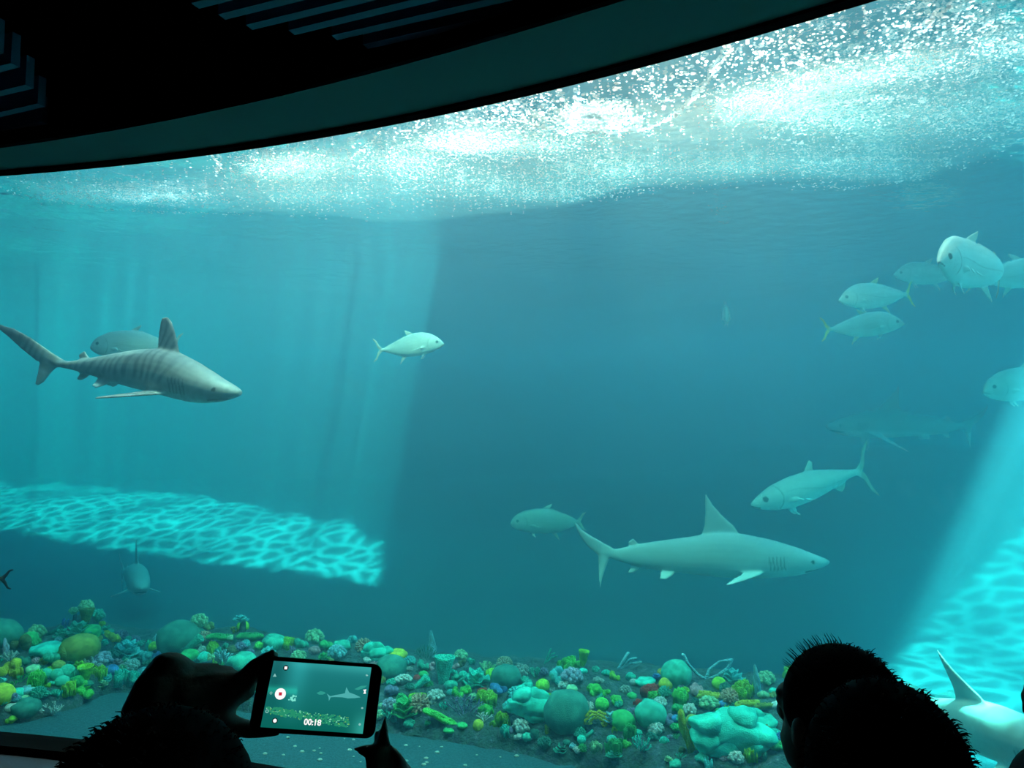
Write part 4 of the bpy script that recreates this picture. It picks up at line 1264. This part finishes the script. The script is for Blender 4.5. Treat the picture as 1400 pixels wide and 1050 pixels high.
# labels that say where each one stands
def describe(c):
    px, py, rp_, kind, colour, o = c
    size = 'tiny' if rp_ < 5.5 else 'small' if rp_ < 9 else 'mid sized' if rp_ < 14 else 'large'
    words = KINDS[kind][1].replace(' with round opening', '')
    an = sorted(ANCH, key=lambda q: (q[0] - px) ** 2 + ((q[1] - py) * 1.3) ** 2)
    for q in an[:12]:
        dx, dy = px - q[0], py - q[1]
        dist = math.hypot(dx, dy)
        ver = 'above' if dy < 0 else 'below'
        hor = 'right' if dx > 0 else 'left'
        if abs(dx) < abs(dy) * .45: d = ver
        elif abs(dy) < abs(dx) * .45: d = hor + ' of'
        else: d = ver + ' and ' + hor + ' of'
        for pre in (('just ', '') if dist < 24 else ('', ) if dist < 50 else ('further ',)):
            lab = f'{size} {colour} {words} {pre}{d} the {q[8]}'
            if lab not in used and len(lab.split()) <= 16:
                used.add(lab); return lab
    lab = f'{size} {colour} {words} in the crowded part of the reef'
    return lab
for c in corals:
    if 'label' not in c[5]:
        c[5]['label'] = describe(c)
al = MB()
for k in stubs:
    al.add(k.v, k.f)
tag(al.obj('reef_stubs', bpy.data.materials['reef_rock']), 'stubs of dark rock that carry the raised corals', 'rock stubs', kind='stuff')
# coral gravel strewn on the sand in front
gr = MB()
for _ in range(90):
    px, py = rnd.uniform(150, 760), rnd.uniform(985, 1046)
    p = at_z(px, py, .0)
    if reef_h(p.x, p.y, False) > -.02 and p.y > np.interp(p.x / p.y, f_az, f_y) - .02: continue
    s_ = rnd.uniform(.005, .014)
    gr.ball((p.x, p.y, ground_z(p.x, p.y) + s_ * .3), (s_ * 1.4, s_, s_ * .7), 6, 4)
tag(gr.obj('coral_gravel', mat_plain('pale_gravel', (.7, .75, .7), .9)), 'pale bits of coral gravel scattered on the sand', 'gravel', kind='stuff')

# ================================================================ VISITORS IN FRONT OF THE WINDOW
M_SKIN = mat_plain('skin', (.32, .20, .15), .6, .1, 60)
M_HAIR = mat_plain('black_hair', (.008, .007, .006), .9, spec=.05)
M_CLOTH = mat_plain('dark_cloth', (.02, .02, .025), .95, .2, 120)
M_CLOTH2 = mat_plain('charcoal_cloth', (.045, .048, .052), .95, .2, 120)
M_JEANS = mat_plain('dark_trousers', (.02, .025, .04), .95, .2, 120)

def frame(fwd):
    f = Vector(fwd).normalized(); r = f.cross(Vector((0, 0, 1))).normalized(); u = r.cross(f)
    return r, f, u
def head_shape(mb, c, fwd, k=1.0):
    """skull, jaw, nose, brows, lips, ears"""
    r, f, u = frame(fwd)
    M = Matrix((r, f, u)).transposed()
    P = lambda x, y, z: Vector(c) + M @ (Vector((x, y, z)) * k)
    mb.ball(P(0, -.008, .018), (.074 * k, .094 * k, .094 * k), 18, 12, M)
    mb.ball(P(0, .028, -.045), (.056 * k, .058 * k, .068 * k), 14, 10, M)
    mb.ball(P(0, .060, -.088), (.026 * k, .022 * k, .020 * k), 10, 8, M)
    mb.tube([P(0, .080, .012), P(0, .100, -.022)], [.009 * k, .014 * k], 8)
    mb.ball(P(-.011, .092, -.026), .009 * k, 8, 6); mb.ball(P(.011, .092, -.026), .009 * k, 8, 6)
    mb.tube([P(-.022, .080, -.053), P(0, .087, -.051), P(.022, .080, -.053)], [.006 * k, .008 * k, .006 * k], 8)
    mb.tube([P(-.020, .079, -.063), P(0, .086, -.064), P(.020, .079, -.063)], [.006 * k, .009 * k, .006 * k], 8)
    mb.tube([P(-.046, .070, .026), P(-.02, .083, .028), P(.02, .083, .028), P(.046, .070, .026)], .009 * k, 8)
    for s_ in (-1, 1):
        mb.ball(P(s_ * .077, -.002, -.006), (.009 * k, .019 * k, .031 * k), 10, 8, M)
        mb.ball(P(s_ * .031, .076, .010), .013 * k, 10, 8)
def hand_shape(mb, wrist, direction, palm_n, curl=.5, side=1, k=1.0, spread=.12, straight=()):
    """palm, four fingers of unequal length with two bends each, thumb from the side of the palm"""
    d = Vector(direction).normalized(); n = Vector(palm_n); n = (n - d * n.dot(d)).normalized()
    w = d.cross(n) * side
    W = Vector(wrist)
    P = lambda a, b, c_=0: W + (d * a + w * b + n * c_) * k
    for b in (-.026, -.009, .009, .026):
        mb.tube([P(.008, b * .7), P(.05, b), P(.085, b * 1.05)], [.014 * k, .014 * k, .0115 * k], 8)
    mb.ball(P(.035, .026, .006), (.02 * k,) * 3, 10, 8)
    ln = {-1: .062, 0: .078, 1: .084, 2: .074}
    for i, b in zip((-1, 0, 1, 2), (-.028, -.0095, .0095, .028)):
        L_ = ln[i]
        c_ = 0.12 if i in straight else curl
        p0 = P(.088, b); dirv = d + w * (b / .028) * spread
        pts, rad = [p0], [.0095 * k]
        ang = c_ * .7
        for seg, rr in ((.45, .0088), (.30, .008), (.25, .007)):
            dv = (dirv * math.cos(ang) + n * math.sin(ang)).normalized()
            pts.append(pts[-1] + dv * L_ * seg * k); rad.append(rr * k)
            ang += c_ * .9
        mb.tube(pts, rad, 8)
    mb.tube([P(.022, .024, .004), P(.05, .052, .014), P(.078, .058, .026), P(.10, .052, .034)], [.015 * k, .012 * k, .0105 * k, .0085 * k], 8)
def visitor(name, head_c, look, floor_z, label, hair='short', shirt=M_CLOTH, arms=None, k=1.0, hands=None, facing=None, group='visitors watching the tank'):
    """standing figure; head_c = centre of the head; arms = per side [elbow, wrist]; hands = per side dict"""
    H = Vector(head_c)
    r, f, u = frame(facing or (look[0], look[1], 0))
    mb = MB()
    head_shape(mb, H, look, k)
    top = H.z + .115 * k
    hgt = top - floor_z
    G = lambda x, y, z: Vector((H.x, H.y, 0)) + r * x * k + f * y * k + Vector((0, 0, floor_z + z))
    sh = H.z - floor_z - .235 * k        # shoulder height
    hip = hgt * .52
    mb.tube([H + Vector((0, 0, -.06)) - f * .02 * k, G(0, -.025, sh + .04), G(0, -.03, sh - .02)], [.052 * k, .056 * k, .075 * k], 12)
    def ell(x, y, z, a, b, c_): mb.ball(G(x, y, z), (a * k, b * k, c_), 16, 10, Matrix((r, f, Vector((0, 0, 1)))).transposed())
    ell(0, -.02, sh - .10, .165, .105, .16 * k)
    ell(0, -.01, (sh + hip) / 2 + .02, .145, .10, (sh - hip) * .45)
    ell(0, -.015, hip + .02, .155, .11, .13 * k)
    for s_ in (-1, 1):
        mb.tube([G(s_ * .085, 0, hip), G(s_ * .10, .01, hip * .52), G(s_ * .105, -.01, .08)], [.088 * k, .058 * k, .040 * k], 12)
        mb.tube([G(s_ * .105, -.03, .045), G(s_ * .115, .15, .035)], [.040 * k, .034 * k], 10)
        mb.tube([G(s_ * .05, -.025, sh + .015), G(s_ * .165, -.02, sh - .02)], [.055 * k, .058 * k], 10)
    cl = MB()       # jacket
    cl.ball(G(0, -.02, sh - .10), (.178 * k, .118 * k, .17 * k), 18, 12, Matrix((r, f, Vector((0, 0, 1)))).transposed())
    cl.ball(G(0, -.01, (sh + hip) / 2), (.160 * k, .115 * k, (sh - hip) * .60), 18, 12, Matrix((r, f, Vector((0, 0, 1)))).transposed())
    for s_ in (-1, 1): cl.tube([G(s_ * .05, -.025, sh + .012), G(s_ * .168, -.02, sh - .022)], [.060 * k, .068 * k], 10)
    tr_ = MB()
    tr_.ball(G(0, -.012, hip + .0), (.165 * k, .122 * k, .14 * k), 16, 10, Matrix((r, f, Vector((0, 0, 1)))).transposed())
    for s_ in (-1, 1): tr_.tube([G(s_ * .085, 0, hip), G(s_ * .10, .01, hip * .52), G(s_ * .105, -.01, .11)], [.098 * k, .070 * k, .058 * k], 12, rounded=False)
    for i, s_ in enumerate((-1, 1)):
        S_ = G(s_ * .175, -.02, sh - .03)
        if arms and arms[i]:
            E, W = Vector(arms[i][0]), Vector(arms[i][1])
        else:
            E, W = G(s_ * .235, -.03, sh - .33 * k), G(s_ * .22, .07, sh - .58 * k)
        mb.tube([S_, (S_ + E) / 2, E], [.050 * k, .046 * k, .038 * k], 10)
        mb.tube([E, E.lerp(W, .35), W], [.039 * k, .040 * k, .026 * k], 10)
        cl.tube([S_, (S_ + E) / 2, E], [.064 * k, .058 * k, .052 * k], 10)
        cl.tube([E, E.lerp(W, .5), E.lerp(W, .82)], [.053 * k, .054 * k, .046 * k], 10, rounded=False)
        h = (hands[i] if hands and hands[i] else None) or dict(direction=(W - E), palm_n=-r * s_, curl=.45, side=-s_ * 1)
        if h.get('custom'):
            for pts, rad in h['custom']: mb.tube(pts, rad, 9)
        else:
            hand_shape(mb, W, h['direction'], h['palm_n'], h.get('curl', .5), h.get('side', 1), k, straight=h.get('straight', ()))
    co, fs = remeshed(mb, .0062, 2)
    o = link_mesh('person', co.tolist(), fs, M_SKIN)
    co, fs = remeshed(cl, .012, 3)
    fold = np.array([noise.noise(Vector(c) * 9) for c in co])
    co = co + .006 * fold[:, None] * np.array([[.6, 1, .3]])
    link_mesh('jacket', co.tolist(), fs, shirt, o)
    co, fs = remeshed(tr_, .014, 3)
    link_mesh('trousers', co.tolist(), fs, M_JEANS, o)
    # hair: cap plus strands
    rr, ff, uu = frame(look)
    M = Matrix((rr, ff, uu)).transposed()
    hb = MB()
    hb.ball(H + M @ (Vector((0, -.018, .030)) * k), (.083 * k, .100 * k, .097 * k), 24, 16, M)
    if hair == 'long':
        hb.ball(H + M @ (Vector((0, -.055, -.06)) * k), (.085 * k, .062 * k, .13 * k), 20, 14, M)
    cap = [(v) for v in hb.v]
    rg = random.Random(int(H.x * 1000))
    bushy = {'short': .002, 'tuft': .0035, 'long': .004, 'frizzy': .0035}[hair]
    n_s = {'short': 700, 'tuft': 1100, 'long': 1100, 'frizzy': 1500}[hair]
    sb = MB()
    for _ in range(n_s):
        th = rg.uniform(0, 2 * PI); ph = math.acos(rg.uniform(-.35 if hair != 'short' else .0, 1))
        dloc = Vector((math.sin(ph) * math.cos(th), math.sin(ph) * math.sin(th), math.cos(ph)))
        if dloc.y > .45 and dloc.z < .45: continue
        p = H + M @ Vector((dloc.x * .083 * k, (-.018 + dloc.y * .100) * k if False else (-.018 * k + dloc.y * .100 * k), .030 * k + dloc.z * .097 * k))
        nrm = (M @ dloc).normalized()
        tdir = (M @ Vector((rg.uniform(-.7, .7), -.6 + rg.uniform(-.5, .5), rg.uniform(-.6, .2)))).normalized()
        ln = rg.uniform(.5, 1.5) * bushy * k
        q1 = p + nrm * ln * .8 + tdir * ln * .7
        q2 = p + nrm * ln * 1.0 + tdir * ln * 1.8
        if hair == 'tuft' and dloc.y > .35 and dloc.z > .45 and rg.random() < .6:
            q1 = p + nrm * .006 * k + tdir * .002; q2 = p + nrm * .012 * k + (M @ Vector((0, .006, .002)))
        sb.tube([p - nrm * .004, q1, q2], [.0009, .0007, .0003], 4, rounded=False)
    hb.add(sb.v, sb.f)
    hb.obj('hair', M_HAIR, o)
    tag(o, label, 'person', group)
    return o

T1, T2 = 0.55, 0.20
# visitor holding up the phone, at the lower left
P_ = lambda x, y, d: at(x, y, d)
PH_D = 1.0
lw = P_(228, 1000, .96)
left_custom = [
    ([lw, P_(214, 968, .97), P_(230, 928, .985)], [.036, .044, .034]), ([P_(208, 975, .96), P_(212, 950, .965)], [.036, .032]),                       # heel and back of the hand
    ([P_(250, 960, .98), P_(292, 945, 1.0), P_(330, 940, 1.01)], [.040, .032, .020]),
    ([P_(255, 925, .99), P_(283, 914, 1.01), P_(312, 918, 1.02), P_(318, 938, 1.02)], [.016, .0095, .009, .008]),   # curled fingers
    ([P_(270, 935, .99), P_(300, 924, 1.01), P_(330, 926, 1.02), P_(334, 942, 1.02)], [.014, .0090, .0085, .008]),
    ([P_(280, 950, .99), P_(310, 938, 1.015), P_(332, 942, 1.02), P_(330, 955, 1.01)], [.013, .0085, .008, .0075]),
    ([P_(300, 962, .99), P_(330, 938, 1.005), P_(350, 912, 1.01), P_(371, 898, 1.012)], [.022, .016, .013, .0105]),  # forefinger along the phone's corner
    ([P_(285, 985, .975), P_(325, 995, .985), P_(352, 998, .995), P_(378, 1000, 1.0)], [.020, .013, .011, .0075]),    # thumb under the phone
]
rw = P_(545, 1085, .97)
right_custom = [
    ([rw, P_(538, 1062, .98), P_(530, 1040, .99)], [.028, .026, .016]),
    ([P_(534, 1050, .985), P_(525, 1015, 1.005), P_(526, 984, 1.012)], [.012, .0085, .0052]),              # finger up the phone's edge
    ([P_(528, 1058, .985), P_(514, 1030, 1.0), P_(500, 1025, 1.0), P_(486, 1024, 1.0)], [.014, .0095, .008, .0045]),   # bent finger pointing left
    ([P_(524, 1066, .985), P_(508, 1046, .995), P_(508, 1038, .995), P_(512, 1033, .995)], [.014, .010, .0085, .008]),
    ([P_(540, 1060, .985), P_(530, 1040, 1.01), P_(522, 1020, 1.02), P_(516, 1004, 1.02)], [.012, .009, .008, .007]),
    ([P_(545, 1070, .98), P_(550, 1052, .975), P_(542, 1036, .975), P_(534, 1026, .98)], [.014, .011, .009, .0075]),
]
visitor('a', P_(222, 1168, .66), (.18, 1, .05), T1, 'person at the lower left holding up a phone with both hands', hair='frizzy', shirt=M_CLOTH,
        arms=[(P_(165, 1230, .78), lw), (P_(560, 1290, .80), rw)], hands=[dict(custom=left_custom), dict(custom=right_custom)], facing=(.15, 1, 0))
# dark haired man lower right
visitor('b', P_(1139, 986, 1.20), (-.55, 1, .12), T2, 'dark haired man with a raised tuft of hair at the lower right', hair='tuft', shirt=M_CLOTH, k=.97, facing=(-.1, 1, 0))
# second head in front of him
visitor('c', P_(1207, 1090, .86), (.1, 1, -.1), T1, 'nearest person at the lower right, only a rounded frizzy head shows', hair='frizzy', shirt=M_CLOTH2, k=1.02)
# somebody at the right edge
hw = P_(1465, 1010, .93)
visitor('d', P_(1526, 770, .98), (-.5, 1, .0), T1, 'person at the right edge of whom only a dark sliver shows', hair='short', shirt=M_CLOTH2,
        arms=[(P_(1530, 1200, .85), hw), None], hands=[dict(custom=[([hw, P_(1450, 955, .94)], [.028, .036]), ([P_(1440, 925, .95), P_(1420, 918, .96), P_(1408, 930, .96)], [.014, .011, .009]), ([P_(1440, 942, .95), P_(1416, 938, .96), P_(1404, 952, .96)], [.014, .011, .009]),
                            ([P_(1442, 958, .95), P_(1416, 958, .96), P_(1406, 970, .96)], [.014, .011, .009]), ([P_(1446, 972, .95), P_(1424, 976, .96), P_(1412, 984, .96)], [.013, .010, .008]), ([P_(1462, 940, .94), P_(1445, 912, .95), P_(1425, 905, .95)], [.014, .011, .008])]), None])

# ---------------------------------------------------------------- the phone
def solid(name, color, em, strength):
    m, t, out = nt(name)
    e = node(t, 'ShaderNodeEmission'); e.inputs[0].default_value = (*color, 1); e.inputs[1].default_value = strength
    t.links.new(e.outputs[0], out.inputs[0]); return m
PC = at(434.5, 953, PH_D)
ang = R(-3.7)
nrm_ = (CAM - PC).normalized()
ur = (Vector((1, 0, 0)) - nrm_ * nrm_.x).normalized(); uv = nrm_.cross(ur).normalized()
ux = (ur * math.cos(ang) + uv * math.sin(ang)).normalized(); vy = nrm_.cross(ux).normalized()
MP = Matrix((ux, vy, nrm_)).transposed().to_4x4(); MP.translation = PC
K = PH_D / F_PX * 1.0
def loc2(xz, yz):         # a spot of the phone picture (close-up pixels) in the phone's own plane
    px, py = xz / 5.8333 + 320 - 434.5, -(yz / 5.8333 + 870 - 953)
    u_ = px * math.cos(ang) + py * math.sin(ang); v_ = -px * math.sin(ang) + py * math.cos(ang)
    return u_ * K, v_ * K
def rrect(w, h, rad, n=6):
    out = []
    for cx, cy_, a0 in ((w - rad, h - rad, 0), (-w + rad, h - rad, 90), (-w + rad, -h + rad, 180), (w - rad, -h + rad, 270)):
        for i in range(n + 1):
            a = R(a0 + 90 * i / n); out.append((cx + rad * math.cos(a), cy_ + rad * math.sin(a)))
    return out
phone = empty('phone', PC)
phone.matrix_world = MP
tag(phone, 'black phone held sideways, filming the sharks on its lit screen', 'phone')
oc = rrect(.0790, .0455, .0115)
mb = MB().loft([[(x * .97, y * .96, -.0085) for x, y in oc], [(x, y, -.0065) for x, y in oc], [(x, y, -.001) for x, y in oc], [(x * .985, y * .975, 0) for x, y in oc]])
mb.obj('phone_case', mat_plain('black_plastic', (.008, .008, .009), .4), phone, smooth=False)
mb = MB()
q_ = [loc2(300, 215), loc2(1075, 260), loc2(1040, 755), loc2(255, 700)]
NXs, NYs = 40, 26
vs, fs = [], []
for j in range(NYs + 1):
    for i in range(NXs + 1):
        a, b = i / NXs, j / NYs
        x = (q_[0][0] * (1 - a) + q_[1][0] * a) * (1 - b) + (q_[3][0] * (1 - a) + q_[2][0] * a) * b
        y = (q_[0][1] * (1 - a) + q_[1][1] * a) * (1 - b) + (q_[3][1] * (1 - a) + q_[2][1] * a) * b
        vs.append((x, y, .0003))
for j in range(NYs):
    for i in range(NXs):
        a = j * (NXs + 1) + i; fs.append((a, a + NXs + 1, a + NXs + 2, a + 1))
m, t, out = nt('phone_screen')
at2 = node(t, 'ShaderNodeAttribute', attribute_name='shown')
em = node(t, 'ShaderNodeEmission'); t.links.new(at2.outputs['Color'], em.inputs[0]); em.inputs[1].default_value = 1.0
t.links.new(em.outputs[0], out.inputs[0])
scr = link_mesh('screen', vs, fs, m, phone)
cols = []
def lin(c): return tuple(((v / 255 + .055) / 1.055) ** 2.4 if v > 10 else v / 3294 for v in c)
for j in range(NYs + 1):
    for i in range(NXs + 1):
        a, b = i / NXs, j / NYs
        base = np.array(lin((28, 122, 125))) * (1 - b) + np.array(lin((8, 98, 88))) * b
        base = base + np.array(lin((40, 140, 140))) * .45 * math.exp(-((a - .27) / .10) ** 2) * (1 - b)
        base = base + np.array(lin((60, 160, 150))) * .35 * math.exp(-(b / .10) ** 2) * (.3 + a)
        base = base * (1 - .45 * math.exp(-((a - .05) / .1) ** 2) * (1 - b))
        base = base + np.array(lin((30, 170, 140))) * .5 * math.exp(-((b - .44) / .05) ** 2) * (1 if a < .28 else .0)
        base = base + np.array(lin((60, 170, 160))) * .5 * math.exp(-((a - 1) / .1) ** 2 - ((b - .95) / .2) ** 2)
        cols += [*base, 1]
ca = scr.data.attributes.new('shown', 'FLOAT_COLOR', 'POINT'); ca.data.foreach_set('color', cols)
def flat(name, polys, z, mat):
    b_ = MB()
    for pl in polys:
        pts = [loc2(*p) for p in pl]
        b_.add([(x, y, z) for x, y in pts] , [tuple(range(len(pts)))])
    return b_.obj(name, mat, scr, smooth=False)
e_sh = solid('shown_shark', lin((75, 170, 168)), 1, 1.0)
flat('shark_picture', [[(735, 458), (765, 478), (800, 470), (850, 462), (878, 455), (885, 410), (912, 450), (960, 466), (1005, 486), (960, 492), (905, 494), (860, 486), (800, 484), (768, 486), (757, 515), (752, 486)]], .0005, e_sh)
flat('fish_picture', [[(655, 455), (685, 440), (715, 446), (728, 456), (705, 466), (675, 466)], [(950, 425), (1000, 400), (1050, 398), (1030, 415), (980, 432)]], .0005, solid('shown_fish', lin((45, 150, 138)), 1, 1.0))
rs = random.Random(3)
def dots(n, x0, x1, fn, col, s0, s1, nm):
    pl = []
    for _ in range(n):
        x = rs.uniform(x0, x1); y0, y1 = fn(x); y = rs.uniform(y0, y1); s_ = rs.uniform(s0, s1)
        pl.append([(x + s_ * math.cos(a), y + s_ * .8 * math.sin(a)) for a in (0.2, 1.3, 2.4, 3.5, 4.6, 5.6)])
    return flat(nm, pl, .0004 + rs.random() * .0001, col)
band = lambda x: (555 + (x - 280) * .12, 600 + (x - 280) * .17)
dots(150, 285, 930, band, solid('shown_green', lin((35, 140, 105)), 1, 1.0), 6, 15, 'reef_picture')
dots(130, 285, 930, band, solid('shown_pale', lin((110, 210, 165)), 1, 1.0), 3, 8, 'coral_picture')
dots(60, 285, 930, band, solid('shown_yellow', lin((110, 180, 90)), 1, 1.0), 3, 8, 'coral_picture')
dots(16, 445, 500, lambda x: (465, 510), solid('shown_light', lin((120, 225, 205)), 1, 1.0), 5, 11, 'light_patch_picture')
disc = lambda x, y, r_: [(x + r_ * math.cos(2 * PI * k / 24), y + r_ * math.sin(2 * PI * k / 24)) for k in range(24)]
sq = lambda x, y, r_: [(x - r_, y - r_), (x + r_, y - r_), (x + r_, y + r_), (x - r_, y + r_)]
e_w = solid('shown_white', (.95, .95, .95), 1, 1.0); e_r = solid('shown_red', lin((190, 40, 60)), 1, 1.0); e_k = solid('shown_black', (.004, .006, .006), 1, 1.0)
e_g = solid('shown_grey', lin((130, 190, 185)), 1, 1.0)
flat('record_button', [disc(378, 461, 42)], .0008, e_w); flat('record_mark', [sq(378, 461, 12)], .0010, e_r)
flat('icon_disc', [disc(399, 268, 21), disc(358, 655, 21)], .0008, e_k)
flat('icon_mark', [sq(399, 268, 11), disc(358, 655, 14)], .0010, e_w)
flat('icon_ring', [disc(306, 455, 10), disc(291, 587, 13)], .0007, e_g)
flat('icon_ring', [disc(306, 455, 6), disc(291, 587, 8)], .0009, solid('shown_teal', lin((30, 130, 110)), 1, 1.0))
flat('icon_mark', [[(306, 334), (320, 310), (334, 334)], [(1030, 318), (1042, 312), (1054, 322), (1042, 328)], [(1012, 566), (1022, 558), (1034, 566), (1022, 574)], disc(1012, 686, 9)], .0007, e_g)
flat('icon_mark', [[(1020, 430), (1046, 426), (1040, 444), (1046, 458), (1024, 460), (1030, 444)]], .0008, e_w)
fc = bpy.data.curves.new('timer_text', 'FONT'); fc.body = '00:18'; fc.size = .0098; fc.align_x = 'CENTER'; fc.align_y = 'CENTER'; fc.offset = .0003
ft = bpy.data.objects.new('timer_text', fc); COL.objects.link(ft); fc.materials.append(e_w); ft.parent = scr
bpy.context.view_layer.update()
tm = bpy.data.meshes.new_from_object(ft.evaluated_get(bpy.context.evaluated_depsgraph_get()))
bpy.data.objects.remove(ft)
ft = bpy.data.objects.new('timer_text', tm); COL.objects.link(ft); ft.parent = scr
if not tm.materials: tm.materials.append(e_w)
x, y = loc2(645, 670); ft.location = (x, y, .0010)
